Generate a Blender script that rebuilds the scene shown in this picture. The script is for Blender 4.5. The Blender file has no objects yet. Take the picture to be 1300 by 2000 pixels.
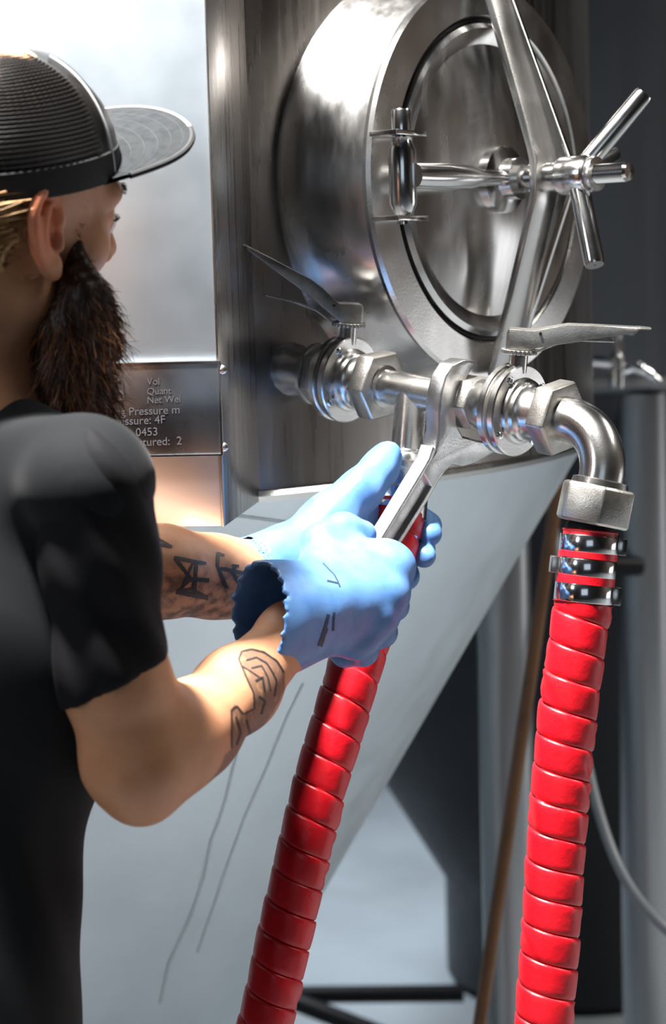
import bpy, bmesh, math, random
import numpy as np
from mathutils import Vector, Matrix
random.seed(7); np.random.seed(7)
scene = bpy.context.scene

# ------------------------------------------------------------ camera
FPX = 4000.0                                   # focal length in pixels of the 1300 x 2000 frame
PITCH = math.atan(445 / FPX); ROLL = math.radians(1.6)
CAM = np.array([0.0, 0.0, 1.6])
_F = np.array([0, math.cos(PITCH), -math.sin(PITCH)]); _R = np.array([1.0, 0, 0]); _U = np.cross(_R, _F)
CR = _R * math.cos(ROLL) - _U * math.sin(ROLL); CU = _U * math.cos(ROLL) + _R * math.sin(ROLL); CF = _F
cam_d = bpy.data.cameras.new('camera'); cam = bpy.data.objects.new('camera', cam_d); scene.collection.objects.link(cam)
cam_d.sensor_fit = 'VERTICAL'; cam_d.sensor_height = 36; cam_d.lens = 72; cam_d.clip_start = 0.05
cam.matrix_world = Matrix([[CR[0], CU[0], -CF[0], CAM[0]], [CR[1], CU[1], -CF[1], CAM[1]], [CR[2], CU[2], -CF[2], CAM[2]], [0, 0, 0, 1]])
cam_d.dof.use_dof = True; cam_d.dof.focus_distance = 1.83; cam_d.dof.aperture_fstop = 6.0
scene.camera = cam

# ------------------------------------------------------------ world, lamps, exposure
W = bpy.data.worlds.new('world'); scene.world = W; W.use_nodes = True
W.node_tree.nodes['Background'].inputs[0].default_value = (0.42, 0.55, 0.75, 1)
W.node_tree.nodes['Background'].inputs[1].default_value = 0.10
scene.view_settings.view_transform = 'Standard'; scene.view_settings.look = 'None'
scene.view_settings.gamma = 1; scene.view_settings.use_curve_mapping = False
scene.view_settings.exposure = 0.0

def area(name, loc, target, sx, sy, power, col, spread=180):
    l = bpy.data.lights.new(name, 'AREA'); l.shape = 'RECTANGLE'; l.size = sx; l.size_y = sy; l.energy = power; l.color = col
    l.spread = math.radians(spread)
    o = bpy.data.objects.new(name, l); scene.collection.objects.link(o); o.location = loc
    o.rotation_euler = (Vector(target) - Vector(loc)).to_track_quat('-Z', 'Y').to_euler()
    return o
area('key_lamp', (-0.66, 1.19, 4.2), (0.0, 1.85, 1.35), 0.26, 0.26, 92, (1.0, 0.97, 0.93), 62)
area('added_front_fill', (-0.2, -3.3, 2.3), (0.2, 3, 0.9), 2.2, 1.8, 9, (0.74, 0.87, 1.0))  # added soft source behind the camera, brightens cone and casing
area('added_rear_floor_fill', (-1.5, 5.4, 3.4), (0.15, 5.0, 0), 0.8, 0.5, 62, (0.85, 0.93, 1.0), 80)  # added source, brightens the floor seen behind the cone
area('added_right_floor_fill', (3.4, 2.2, 4.5), (3.3, 2.4, 0), 0.5, 2.4, 150, (1.0, 0.96, 0.90), 110)  # added source over the right floor, gives the manway door a bright reflection
area('added_left_fill', (-3.8, -0.5, 2.9), (0.0, 1.9, 1.7), 1.5, 1.5, 58, (0.90, 0.95, 1.0))  # added source high on the left, for the manway neck and the man
area('added_left_top_fill', (-2.7, 0.45, 4.6), (-0.2, 2.0, 1.8), 1.7, 1.3, 34, (1.0, 0.97, 0.93))  # added overhead source for the white reflection on the manway neck
area('added_right_low_fill', (4.85, 2.9, 0.62), (0.3, 2.3, 1.0), 2.2, 1.0, 12, (0.95, 0.97, 1.0))  # added low source on the right, for door reflection and rim light

# ------------------------------------------------------------ pixels to points
def P(x, y, d): return CAM + d * (CF + CR * ((x - 650) / FPX) - CU * ((y - 1000) / FPX))
def ray(x, y): return CF + CR * ((x - 650) / FPX) - CU * ((y - 1000) / FPX)
def proj(p):
    v = np.asarray(p) - CAM; d = v @ CF
    return 650 + FPX * (v @ CR) / d, 1000 - FPX * (v @ CU) / d, d
def nrm(v): v = np.asarray(v, float); return v / np.linalg.norm(v)
Z = np.array([0, 0, 1.0])

# ------------------------------------------------------------ materials
def mat(name, base, rough=0.5, metal=0.0, spec=0.5, noise=None, streak=None, bump=0.0, bscale=200, sss=0, coat=0, rvar=0.0, aniso=0, emit=None, sheen=0):
    """noise=(other colour, scale, detail, lo, hi); streak=scale vector of stretched noise mixed into roughness and bump"""
    m = bpy.data.materials.new(name); m.use_nodes = True; nt = m.node_tree; b = nt.nodes['Principled BSDF']; L = nt.links.new
    b.inputs['Base Color'].default_value = (*base, 1); b.inputs['Roughness'].default_value = rough; b.inputs['Metallic'].default_value = metal
    b.inputs['Specular IOR Level'].default_value = spec
    if sss: b.inputs['Subsurface Weight'].default_value = sss; b.inputs['Subsurface Radius'].default_value = (0.012, 0.004, 0.002); b.inputs['Subsurface Scale'].default_value = 1.0
    if coat: b.inputs['Coat Weight'].default_value = coat; b.inputs['Coat Roughness'].default_value = 0.15
    if sheen: b.inputs['Sheen Weight'].default_value = sheen; b.inputs['Sheen Roughness'].default_value = 0.4
    tc = nt.nodes.new('ShaderNodeTexCoord')
    def ntex(scale, detail=4, vec=None):
        n = nt.nodes.new('ShaderNodeTexNoise'); n.inputs['Scale'].default_value = scale; n.inputs['Detail'].default_value = detail
        if vec is not None:
            mp = nt.nodes.new('ShaderNodeMapping'); mp.inputs['Scale'].default_value = vec; L(tc.outputs['Object'], mp.inputs[0]); L(mp.outputs[0], n.inputs['Vector'])
        else: L(tc.outputs['Object'], n.inputs['Vector'])
        return n
    if noise:
        c2, sc, det, lo, hi = noise[:5]; n = ntex(sc, det, noise[5] if len(noise) > 5 else None); r = nt.nodes.new('ShaderNodeValToRGB')
        r.color_ramp.elements[0].position = lo; r.color_ramp.elements[1].position = hi
        r.color_ramp.elements[0].color = (*base, 1); r.color_ramp.elements[1].color = (*c2, 1)
        L(n.outputs[0], r.inputs[0]); L(r.outputs[0], b.inputs['Base Color'])
    hgt = None
    if streak is not None:
        n = ntex(1.0, 5, streak); mr = nt.nodes.new('ShaderNodeMapRange')
        mr.inputs[1].default_value = .3; mr.inputs[2].default_value = .7
        mr.inputs[3].default_value = max(.02, rough - rvar); mr.inputs[4].default_value = rough + rvar
        L(n.outputs[0], mr.inputs[0]); L(mr.outputs[0], b.inputs['Roughness']); hgt = n
    elif rvar:
        n = ntex(18, 5); mr = nt.nodes.new('ShaderNodeMapRange'); mr.inputs[1].default_value = .3; mr.inputs[2].default_value = .7
        mr.inputs[3].default_value = max(.02, rough - rvar); mr.inputs[4].default_value = rough + rvar
        L(n.outputs[0], mr.inputs[0]); L(mr.outputs[0], b.inputs['Roughness'])
    if bump:
        n = hgt or ntex(bscale, 5); bp = nt.nodes.new('ShaderNodeBump'); bp.inputs['Strength'].default_value = bump; bp.inputs['Distance'].default_value = 0.002
        L(n.outputs[0], bp.inputs['Height']); L(bp.outputs[0], b.inputs['Normal'])
    if emit: b.inputs['Emission Color'].default_value = (*emit[0], 1); b.inputs['Emission Strength'].default_value = emit[1]
    return m
M = {}
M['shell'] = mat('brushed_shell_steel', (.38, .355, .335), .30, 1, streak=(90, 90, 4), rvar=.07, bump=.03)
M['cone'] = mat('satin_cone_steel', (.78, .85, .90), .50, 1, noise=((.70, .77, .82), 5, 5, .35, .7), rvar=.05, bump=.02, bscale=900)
M['box'] = mat('satin_sheet_steel', (.68, .75, .81), .42, 1, noise=((.64, .71, .77), 5, 6, .35, .8), rvar=.025, bump=.02, bscale=900)
M['manway'] = mat('brushed_manway_steel', (.62, .61, .60), .24, 1, streak=(35, 35, 9), rvar=.09, bump=.03)
M['lid'] = mat('brushed_lid_steel', (.62, .61, .60), .22, 1, streak=(40, 40, 6), rvar=.08, bump=.05)
M['steel'] = mat('polished_steel', (.70, .69, .68), .16, 1, rvar=.05)
M['satin'] = mat('satin_fitting_steel', (.60, .59, .575), .24, 1, rvar=.06, bump=.04, bscale=500)
M['cast'] = mat('cast_steel', (.47, .455, .43), .36, 1, noise=((.33, .315, .29), 90, 6, .45, .75), rvar=.06, bump=.12, bscale=600)
M['forged'] = mat('forged_wrench_steel', (.62, .62, .62), .32, 1, noise=((.44, .44, .43), 60, 6, .45, .75), rvar=.05, bump=.10, bscale=420)
M['chrome'] = mat('chrome_clamp', (.82, .83, .85), .15, 1, rvar=.04)
M['black'] = mat('black_rubber', (.004, .004, .005), .55, 0, .25)
M['gasket'] = mat('gasket_rubber', (.01, .01, .012), .5)
M['plate'] = mat('etched_plate', (.26, .26, .28), .30, 1, noise=((.33, .34, .36), 9, 5, .4, .7), rvar=.06)
M['etch'] = mat('etched_lettering', (.075, .072, .08), .9, 0.0, .05)
M['floor'] = mat('sealed_concrete', (.27, .30, .325), .45, 0, noise=((.20, .22, .235), 2.5, 8, .35, .7), bump=.05, bscale=60)
M['wall'] = mat('painted_wall', (.06, .065, .075), .8)
M['wall_warm'] = mat('brown_brick_paint', (.085, .062, .048), .8, noise=((.05, .04, .035), 3, 5, .4, .7))
M['ceiling'] = mat('dark_ceiling', (.05, .055, .065), .9)
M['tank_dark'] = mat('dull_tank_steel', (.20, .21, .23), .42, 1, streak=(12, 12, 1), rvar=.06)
M['cone_shade'] = mat('shaded_cone_steel', (.045, .047, .052), .5, 1, rvar=.05)  # far tank's cone steel with its underside shade put into the colour
M['leg'] = mat('satin_leg_steel', (.34, .35, .36), .38, 1, streak=(60, 60, 3), rvar=.05)
M['pole'] = mat('brown_pole', (.13, .06, .025), .45, noise=((.09, .04, .015), 20, 4, .4, .7))
M['greyhose'] = mat('pale_hose', (.25, .27, .29), .4)
M['red'] = mat('red_hose_wrap', (.52, .004, .012), .38, 0, .5, noise=((.42, .004, .010), 30, 5, .4, .75), rvar=.06, bump=.22, bscale=150, sss=0)

# ------------------------------------------------------------ objects
def prop(o, label=None, cat=None, group=None, kind=None):
    if label: o['label'] = label
    if cat: o['category'] = cat
    if group: o['group'] = group
    if kind: o['kind'] = kind
    return o
ORIG = {}
def thing(name, loc, label, cat, group=None):
    o = bpy.data.objects.new(name, None); scene.collection.objects.link(o); o.location = loc; o.empty_display_size = .05
    ORIG[o] = np.asarray(loc, float)
    return prop(o, label, cat, group)
class MB:
    def __init__(s): s.v = []; s.f = []
    def add(s, V, F):
        k = len(s.v); s.v.extend([tuple(map(float, p)) for p in V]); s.f.extend([tuple(i + k for i in f) for f in F]); return s
    def lathe(s, prof, O, ax, up=None, n=48, sx=1.0, sy=1.0, caps=False, closed=False):
        """profile of (radius, height along axis)"""
        x, y, z = frame(ax, up); V = []; F = []
        for r, h in prof:
            for k in range(n):
                a = 2 * math.pi * k / n; V.append(O + x * (r * sx * math.cos(a)) + y * (r * sy * math.sin(a)) + z * h)
        m = len(prof)
        for i in range(m - 1 + (1 if closed else 0)):
            for k in range(n):
                a, b = i * n + k, i * n + (k + 1) % n; c, d = ((i + 1) % m) * n + (k + 1) % n, ((i + 1) % m) * n + k
                F.append((a, b, c, d))
        if caps: F.append(tuple(range(n))[::-1]); F.append(tuple((m - 1) * n + k for k in range(n)))
        return s.add(V, F)
    def tube(s, path, r, n=16, caps=True, up=None):
        path = [np.asarray(p, float) for p in path]; m = len(path); rr = r if hasattr(r, '__len__') else [r] * m
        V = []; F = []; x = None
        for i in range(m):
            t = nrm(path[min(i + 1, m - 1)] - path[max(i - 1, 0)])
            if x is None: x, y, _ = frame(t, up)
            else: x = nrm(x - t * (x @ t)); y = np.cross(t, x)
            for k in range(n):
                a = 2 * math.pi * k / n; V.append(path[i] + rr[i] * (x * math.cos(a) + y * math.sin(a)))
        for i in range(m - 1):
            for k in range(n): F.append((i * n + k, i * n + (k + 1) % n, (i + 1) * n + (k + 1) % n, (i + 1) * n + k))
        if caps: F.append(tuple(range(n))[::-1]); F.append(tuple((m - 1) * n + k for k in range(n)))
        return s.add(V, F)
    def prism(s, poly, O, X, Y, N, h0, h1):
        """polygon (x, y) in plane O+X,Y extruded along N"""
        V = [O + X * a + Y * b + N * h0 for a, b in poly] + [O + X * a + Y * b + N * h1 for a, b in poly]; n = len(poly)
        F = [tuple(range(n))[::-1], tuple(range(n, 2 * n))] + [(i, (i + 1) % n, n + (i + 1) % n, n + i) for i in range(n)]
        return s.add(V, F)
    def box(s, O, X, Y, Zx, a, b, c):
        return s.prism([(-a, -b), (a, -b), (a, b), (-a, b)], O, X, Y, Zx, -c, c)
    def loft(s, rings, caps=True):
        n = len(rings[0]); V = [p for r in rings for p in r]; F = []
        for i in range(len(rings) - 1):
            for k in range(n): F.append((i * n + k, i * n + (k + 1) % n, (i + 1) * n + (k + 1) % n, (i + 1) * n + k))
        if caps: F.append(tuple(range(n))[::-1]); F.append(tuple((len(rings) - 1) * n + k for k in range(n)))
        return s.add(V, F)
    def obj(s, name, m, parent=None, bevel=0, seg=2, angle=35, smooth=True, subsurf=0, label=None, origin=None):
        me = bpy.data.meshes.new(name); og = np.zeros(3)
        if parent is not None:
            p = parent
            while p is not None: 
                if p in ORIG: og = ORIG[p]; break
                p = p.parent
        elif origin is not None: og = np.asarray(origin, float)
        me.from_pydata([tuple(np.asarray(v) - og) for v in s.v], [], s.f)
        bm = bmesh.new(); bm.from_mesh(me)
        bmesh.ops.remove_doubles(bm, verts=bm.verts, dist=1e-6)
        bmesh.ops.recalc_face_normals(bm, faces=bm.faces)
        if bevel:
            es = [e for e in bm.edges if len(e.link_faces) == 2 and e.calc_face_angle() > math.radians(30)]
            bmesh.ops.bevel(bm, geom=es, offset=bevel, segments=seg, affect='EDGES', profile=.5, clamp_overlap=True)
        bm.to_mesh(me); bm.free()
        if smooth:
            me.shade_smooth(); me.set_sharp_from_angle(angle=math.radians(angle))
        return link(name, me, m, parent, og if parent is None else None, label)
def link(name, me, m, parent=None, loc=None, label=None):
    o = bpy.data.objects.new(name, me); scene.collection.objects.link(o)
    for q in (m if isinstance(m, (list, tuple)) else [m]):
        if q is not None: me.materials.append(q)
    if parent is not None: o.parent = parent
    elif loc is not None: o.location = tuple(loc)
    if label: o['label'] = label
    return o
def frame(ax, up=None):
    z = nrm(ax); u = Z if up is None else np.asarray(up, float)
    if abs(z @ nrm(u)) > .98: u = np.array([1.0, 0, 0]) if up is None or abs(z[0]) < .9 else np.array([0, 1.0, 0])
    x = nrm(np.cross(u, z)); y = np.cross(z, x); return x, y, z
def spline(pts, n):
    """Catmull-Rom through points"""
    p = [np.asarray(q, float) for q in pts]; p = [2 * p[0] - p[1]] + p + [2 * p[-1] - p[-2]]; out = []
    for i in range(1, len(p) - 2):
        for k in range(n):
            t = k / n; a, b, c, d = p[i - 1:i + 3]
            out.append(.5 * (2 * b + (c - a) * t + (2 * a - 5 * b + 4 * c - d) * t * t + (3 * b - a - 3 * c + d) * t ** 3))
    out.append(p[-2]); return out
def resample(path, step):
    path = np.asarray(path); L = np.concatenate([[0], np.cumsum(np.linalg.norm(np.diff(path, axis=0), axis=1))])
    n = int(L[-1] / step) + 1; s = np.linspace(0, L[-1], n); return np.stack([np.interp(s, L, path[:, k]) for k in range(3)], 1)

# ============================================================ room
def slab(name, lo, hi, m):
    c = (np.array(lo) + np.array(hi)) / 2; h = (np.array(hi) - np.array(lo)) / 2
    o = MB().box(c, np.array([1., 0, 0]), np.array([0, 1., 0]), Z, *h).obj(name, m, origin=(c[0], c[1], lo[2]), smooth=False); o['kind'] = 'structure'; return o
slab('floor', (-4.2, -3.8, -.1), (5.2, 9.2, 0), M['floor'])
slab('ceiling', (-4.2, -3.8, 5.0), (5.2, 9.2, 5.1), M['ceiling'])
slab('wall_back', (-4.2, 9.0, 0), (5.2, 9.2, 5.0), M['wall'])
slab('wall_front', (-4.2, -3.8, 0), (5.2, -3.6, 5.0), M['wall'])
slab('wall_left', (-4.2, -3.6, 0), (-4.0, 9.0, 5.0), M['wall'])
slab('wall_right', (5.0, -3.6, 0), (5.2, 9.0, 5.0), M['wall_warm'])

# ============================================================ fermentation tank
TC = np.array([-.6397, 2.8637]); TR = 1.0; RIM = 1.3925
def shell_hit(x, y, R=TR):
    u = ray(x, y); a = u[0] ** 2 + u[1] ** 2; q = CAM[:2] - TC; b = q @ u[:2]; c = q @ q - R * R
    t = (-b - math.sqrt(max(0, b * b - a * c))) / a; return CAM + t * u
tank = thing('fermentation_tank', (TC[0], TC[1], 0), 'large stainless fermentation tank with an oval manway and a grey conical base', 'tank')
T3 = np.array([TC[0], TC[1], 0])
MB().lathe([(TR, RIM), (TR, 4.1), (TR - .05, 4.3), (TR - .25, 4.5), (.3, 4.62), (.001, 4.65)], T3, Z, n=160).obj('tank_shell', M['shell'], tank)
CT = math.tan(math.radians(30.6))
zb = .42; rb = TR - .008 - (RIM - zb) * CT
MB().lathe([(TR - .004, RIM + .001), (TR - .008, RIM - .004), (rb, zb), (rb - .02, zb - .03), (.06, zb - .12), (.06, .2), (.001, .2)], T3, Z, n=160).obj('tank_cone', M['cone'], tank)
MB().lathe([(TR - .01, RIM + .004), (TR + .006, RIM + .004), (TR + .009, RIM - .001), (TR + .006, RIM - .007), (TR - .01, RIM - .009)], T3, Z, n=160).obj('rim_seam', M['satin'], tank)
for k in range(4):
    a = math.radians(9 + 90 * k); q = T3 + .9 * np.array([math.cos(a), math.sin(a), 0])
    MB().lathe([(.001, .012), (.07, .012), (.07, .02), (.041, .03), (.041, 1.62), (.001, 1.62)], q, Z, n=24).obj('leg', M['leg'], tank)

# flat steel casing at the left, with the name plate
fe = P(432, 968, 1.835); fe_b = shell_hit(503, 950)
tl = nrm(np.array([-1.0, .10, 0]))
e1 = fe[:2]; e2 = fe_b[:2]; e3 = e1 + tl[:2] * .46; e4 = e3 + np.array([-.05, .13])
zb0 = RIM - .006
poly = [e1, e2, e2 + np.array([-.02, .05]), e4 + np.array([0, .08]), e4, e3]
MB().prism([(-.002, 0), (np.linalg.norm(e2 - e1), 0), (np.linalg.norm(e2 - e1), .002), (-.002, .002)], np.array([*e1, 0]), nrm(np.array([*(e2 - e1), 0])), nrm(np.cross(Z, -np.array([*(e2 - e1), 0]))), Z, zb0, 2.06).obj('casing_side', M['shell'], tank, bevel=.0005)
casing = MB().prism([(p[0], p[1]) for p in poly], np.zeros(3), np.array([1., 0, 0]), np.array([0, 1., 0]), Z, zb0, 2.06).obj('side_casing', M['box'], tank, bevel=.002)
# name plate
nfx = -tl; nfn = nrm(np.array([nfx[1], -nfx[0], 0])); nfn = nfn if nfn @ CF < 0 else -nfn
def on_front(x, y, off=0):
    u = ray(x, y); o = np.array([e1[0], e1[1], 0]) + nfn * off; t = ((o - CAM) @ nfn) / (u @ nfn); return CAM + t * u
c_tr = on_front(430, 706, .004); c_br = on_front(433, 888, .004)
pw = .155; ph = c_tr[2] - c_br[2]; pc = (c_tr + c_br) / 2 - nfx * pw / 2
plate = MB().prism([(-pw / 2, -ph / 2), (pw / 2, -ph / 2), (pw / 2, ph / 2), (-pw / 2, ph / 2)], pc, nfx, Z, nfn, -.003, .001).obj('name_plate', M['plate'], tank, bevel=.0006, label='dark etched name plate with worn lettering')
fr = MB()
for (a, b, c, d) in ((-pw / 2, ph / 2 - .0012, pw / 2, ph / 2 + .0006), (pw / 2 - .0012, -ph / 2, pw / 2 + .0006, ph / 2), (-pw / 2, -ph / 2 - .0006, pw / 2, -ph / 2 + .0008)):
    fr.prism([(a, b), (c, b), (c, d), (a, d)], pc, nfx, Z, nfn, -.003, .0022)
fr.obj('plate_edge', M['chrome'], plate)
for (qx, qy) in ((430, 722), (433, 873)):
    q = on_front(qx, qy, .004); MB().lathe([(.004, -.002), (.004, .0005), (.0025, .002), (.0005, .0024)], q + nfx * .002, nfn, n=12).obj('rivet', M['satin'], plate)
def text_mesh(txt, size, O, X, Y, N, ext=.0003):
    cu = bpy.data.curves.new('t', 'FONT'); cu.body = txt; cu.size = size; cu.extrude = ext
    o = bpy.data.objects.new('t', cu); scene.collection.objects.link(o); dg = bpy.context.evaluated_depsgraph_get()
    me = bpy.data.meshes.new_from_object(o.evaluated_get(dg)); V = [O + X * v.co.x + Y * v.co.y + N * v.co.z for v in me.vertices]
    F = [tuple(p.vertices) for p in me.polygons]; bpy.data.objects.remove(o); bpy.data.curves.remove(cu); bpy.data.meshes.remove(me); return V, F
lt = MB(); tx = nrm(nfx + Z * .02); ty = Z
for txt, x, y, s in (('Vol', 287, 752, .0085), ('Quant', 287, 771, .0085), ('Net Wei', 287, 788, .0085), ('Working Pressure m', 166, 815, .0102), ('Test Pressure: 4F', 168, 833, .0102), ('No.:  0453', 214, 854, .0102), ('Manufactured:  2', 206, 874, .0102)):
    lt.add(*text_mesh(txt, s, on_front(x, y, .0052), tx, ty, nfn))
q = on_front(222, 762, .0052)
for (a, b, c, d) in ((-.009, -.009, .009, -.0082), (-.009, .0082, .009, .009), (-.009, -.009, -.0082, .009), (.0082, -.009, .009, .009)):
    lt.prism([(a, b), (c, b), (c, d), (a, d)], q, nfx, Z, nfn, -.0002, .0003)
lt.prism([(-.007, .006), (-.005, .0075), (.009, -.002), (.008, -.0035)], q, nfx, Z, nfn, -.0002, .0003)
lt.obj('lettering', M['etch'], plate, smooth=False)

# manway ------------------------------------------------------------------
B0 = shell_hit(832, 362); mn = nrm(np.array([*(B0[:2] - TC), 0])); mu = Z; mv = nrm(np.cross(mu, mn))   # mv: along the wall, away to the right-rear
VH, VV = .93, 1.0
NECK = .083
O = B0 + mn * NECK
print('manway centre px', proj(B0), proj(O), 'normal deg', math.degrees(math.atan2(mn[0], -mn[1])))
RF = .203
# neck and collar
neck = MB().lathe([(RF + .024, -.06 - NECK), (RF + .020, -NECK + .003), (RF + .014, -NECK + .012), (RF - .006, -.012), (RF - .010, -.004)], O, mn, mu, n=128, sx=VH, sy=VV).obj('manway_neck', M['manway'], tank)
MB().lathe([(RF - .008, -.012), (RF + .001, -.010), (RF + .003, -.004), (RF, 0), (RF - .035, .003), (RF - .039, -.002), (RF - .041, -.03), (RF - .10, -.06)], O, mn, mu, n=128, sx=VH, sy=VV).obj('manway_collar', M['satin'], neck)
RL = .159
door = MB().lathe([(RL - .012, -.035), (RL, -.016), (RL + .001, .002), (RL - .004, .006), (RL - .012, .004), (RL - .02, .001), (RL - .05, .009), (RL - .09, .0175), (RL - .125, .0215), (.001, .023)], O, mn, mu, n=128, sx=VH, sy=VV).obj('manway_door', M['lid'], tank, label='domed oval door brushed to a mirror')
MB().lathe([(RL + .0005, -.02), (RF - .0385, -.018), (RF - .039, -.001), (RL + .001, -.003)], O, mn, mu, n=128, sx=VH, sy=VV, closed=True).obj('gasket', M['gasket'], door)
def MP(v, u, n): return O + mv * v + mu * u + mn * n
# crossbar: a bent strip from the top of the collar over the centre to the bottom
cb = MB(); st = []
for u in np.linspace(-.20, .235, 41):
    t = abs(u) / .20; n_ = .074 - .067 * t
    if abs(u) < .02: n_ = .0675
    hw = .017 + .004 * (1 - min(1, t)); c = MP(-.002, u, n_)
    th = .009; st.append([c - mv * hw, c + mv * hw, c + mv * hw + mn * th, c - mv * hw + mn * th])
cb.loft(st); cb.obj('crossbar', M['satin'], door, bevel=.0012)
cr = MB()       # standing rib along the right edge of the strip
st = []
for u in np.linspace(-.20, .235, 41):
    t = abs(u) / .20; n_ = .076 - .067 * t + .016 * (1 - t) ; c = MP(.0165, u, n_ - .004)
    st.append([c - mv * .003 - mn * .01, c + mv * .003 - mn * .01, c + mv * .003 + mn * .012, c - mv * .003 + mn * .012])
cr.loft(st); cr.obj('crossbar_rib', M['steel'], door, bevel=.001)
# centre boss, hinge arm, screw
MB().lathe([(.001, .016), (.034, .016), (.034, .031), (.031, .033), (.021, .036), (.021, .05), (.001, .05)], MP(-.012, 0, 0), mn, mu, n=40).obj('centre_boss', M['steel'], door)
hx = -.174
arm = MB(); st = []
for v, hh, tt in ((-.172, .0120, .011), (-.125, .0132, .0115), (-.088, .0125, .011), (-.07, .0085, .009), (-.036, .0075, .008), (-.024, .0075, .008)):
    c = MP(v, .0, .040); ring = []
    for k in range(16):
        a = 2 * math.pi * k / 16; ring.append(c + mu * hh * math.cos(a) + mn * tt * math.sin(a))
    st.append(ring)
arm.loft(st); arm.obj('hinge_arm', M['steel'], door)
MB().lathe([(.0115, -.007), (.019, -.007), (.0195, -.005), (.0195, .005), (.019, .007), (.0115, .007)], MP(-.012, 0, .042), mn, mu, n=32, closed=True).obj('arm_eye', M['steel'], door)
# hinge on the collar edge
hc = MP(hx + .002, 0, .026)
for uz in (.0405, -.0405):
    pl = [(-.027, -.018), (.020, -.020), (.024, -.010), (.024, .012), (-.027, .016)]
    MB().prism([(a, b) for a, b in pl], hc + mu * uz, mv, mn, mu, -.0024, .0024).obj('hinge_bracket', M['steel'], neck, bevel=.0006)
MB().lathe([(.001, -.046), (.0065, -.046), (.0065, .041), (.0098, .0415), (.0098, .062), (.0085, .064), (.001, .064)], hc, mu, mn, n=24).obj('hinge_pin', M['chrome'], neck)
MB().lathe([(.0085, -.037), (.0095, -.035), (.0135, -.026), (.0135, .024), (.0095, .035), (.0085, .037)], hc, mu, mn, n=28).obj('hinge_barrel', M['chrome'], door)
# screw, sleeve and T-handle
MB().lathe([(.011, .02), (.011, .05), (.0105, .052), (.0145, .054), (.0145, .090), (.0125, .092)], MP(0, 0, 0), mn, mu, n=32).obj('screw_sleeve', M['steel'], door)
thr = [(.001, .05)]
zz = .05
while zz < .170: thr += [(.0088, zz), (.0098, zz + .0010)]; zz += .0020
thr += [(.0085, .1725), (.001, .1735)]
MB().lathe(thr, MP(0, 0, 0), mn, mu, n=28).obj('clamp_screw', M['steel'], door)
wheel = MB().lathe([(.0135, .092), (.0185, .0925), (.0195, .095), (.0195, .124), (.0180, .127), (.0105, .127)], MP(0, 0, 0), mn, mu, n=36).obj('clamp_handwheel', M['steel'], tank, label='bright three-armed screw handle')
hw0 = MP(0, 0, .110)
MB().lathe([(.0105, .127), (.017, .1275), (.018, .131), (.017, .1345), (.0105, .135)], MP(0, 0, 0), mn, mu, n=24).obj('lock_nut', M['satin'], wheel)
dh = proj(hw0)[2]; print('wheel px', proj(hw0), 'screw end', proj(MP(0, 0, .163)))
for (qx, qy, dd) in ((1258, 183, dh - .015), (1161, 518, dh - .03)):
    e = P(qx, qy, dd); ax = nrm(e - hw0); L = np.linalg.norm(e - hw0)
    MB().lathe([(.0103, .014), (.0103, L - .003), (.0092, L), (.001, L)], hw0, ax, n=24).obj('handle', M['steel'], wheel)
ax = nrm(mv * .8 + mu * .25 - mn * .05)
MB().lathe([(.0085, .014), (.0085, .075), (.0075, .078), (.001, .078)], hw0, ax, n=24).obj('handle', M['steel'], wheel)

# ============================================================ second tank, far right, and what stands under it
T2 = np.array([*P(1110, 800, 4.6)[:2], 0])
tank2 = thing('fermentation_tank', tuple(T2), 'dark blurred steel tank standing behind at the far right', 'tank')
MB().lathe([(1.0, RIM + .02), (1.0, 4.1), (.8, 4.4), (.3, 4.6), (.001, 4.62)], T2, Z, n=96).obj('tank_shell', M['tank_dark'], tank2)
MB().lathe([(.99, RIM + .022), (.985, RIM), (.30, .24), (.30, .02), (.001, .02)], T2, Z, n=96).obj('tank_cone', M['cone_shade'], tank2)
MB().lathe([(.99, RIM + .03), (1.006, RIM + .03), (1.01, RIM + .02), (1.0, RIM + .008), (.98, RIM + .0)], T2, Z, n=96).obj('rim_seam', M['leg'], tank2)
for (qx, d, r) in ((1262, 3.72, .048), (1010, 4.7, .04), (1520, 4.6, .05)):
    q = P(qx, 1500, d); q[2] = 0
    MB().lathe([(.001, 0), (r + .03, 0), (r + .03, .012), (r, .02), (r, RIM), (.001, RIM)], q, Z, n=24).obj('leg', M['leg'], tank2)
q1 = P(560, 1943, 4.35); q2 = P(905, 1940, 4.35)
brace = MB().tube([q1 - nrm(q2 - q1) * .3, q2], .019, 12).obj('leg_brace', M['black'], tank2, label='black horizontal brace bar')
MB().tube([P(560, 1950, 4.3), P(740, 2020, 4.2), P(800, 2045, 4.2)], .02, 12).obj('leg_brace', M['black'], tank2)
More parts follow.
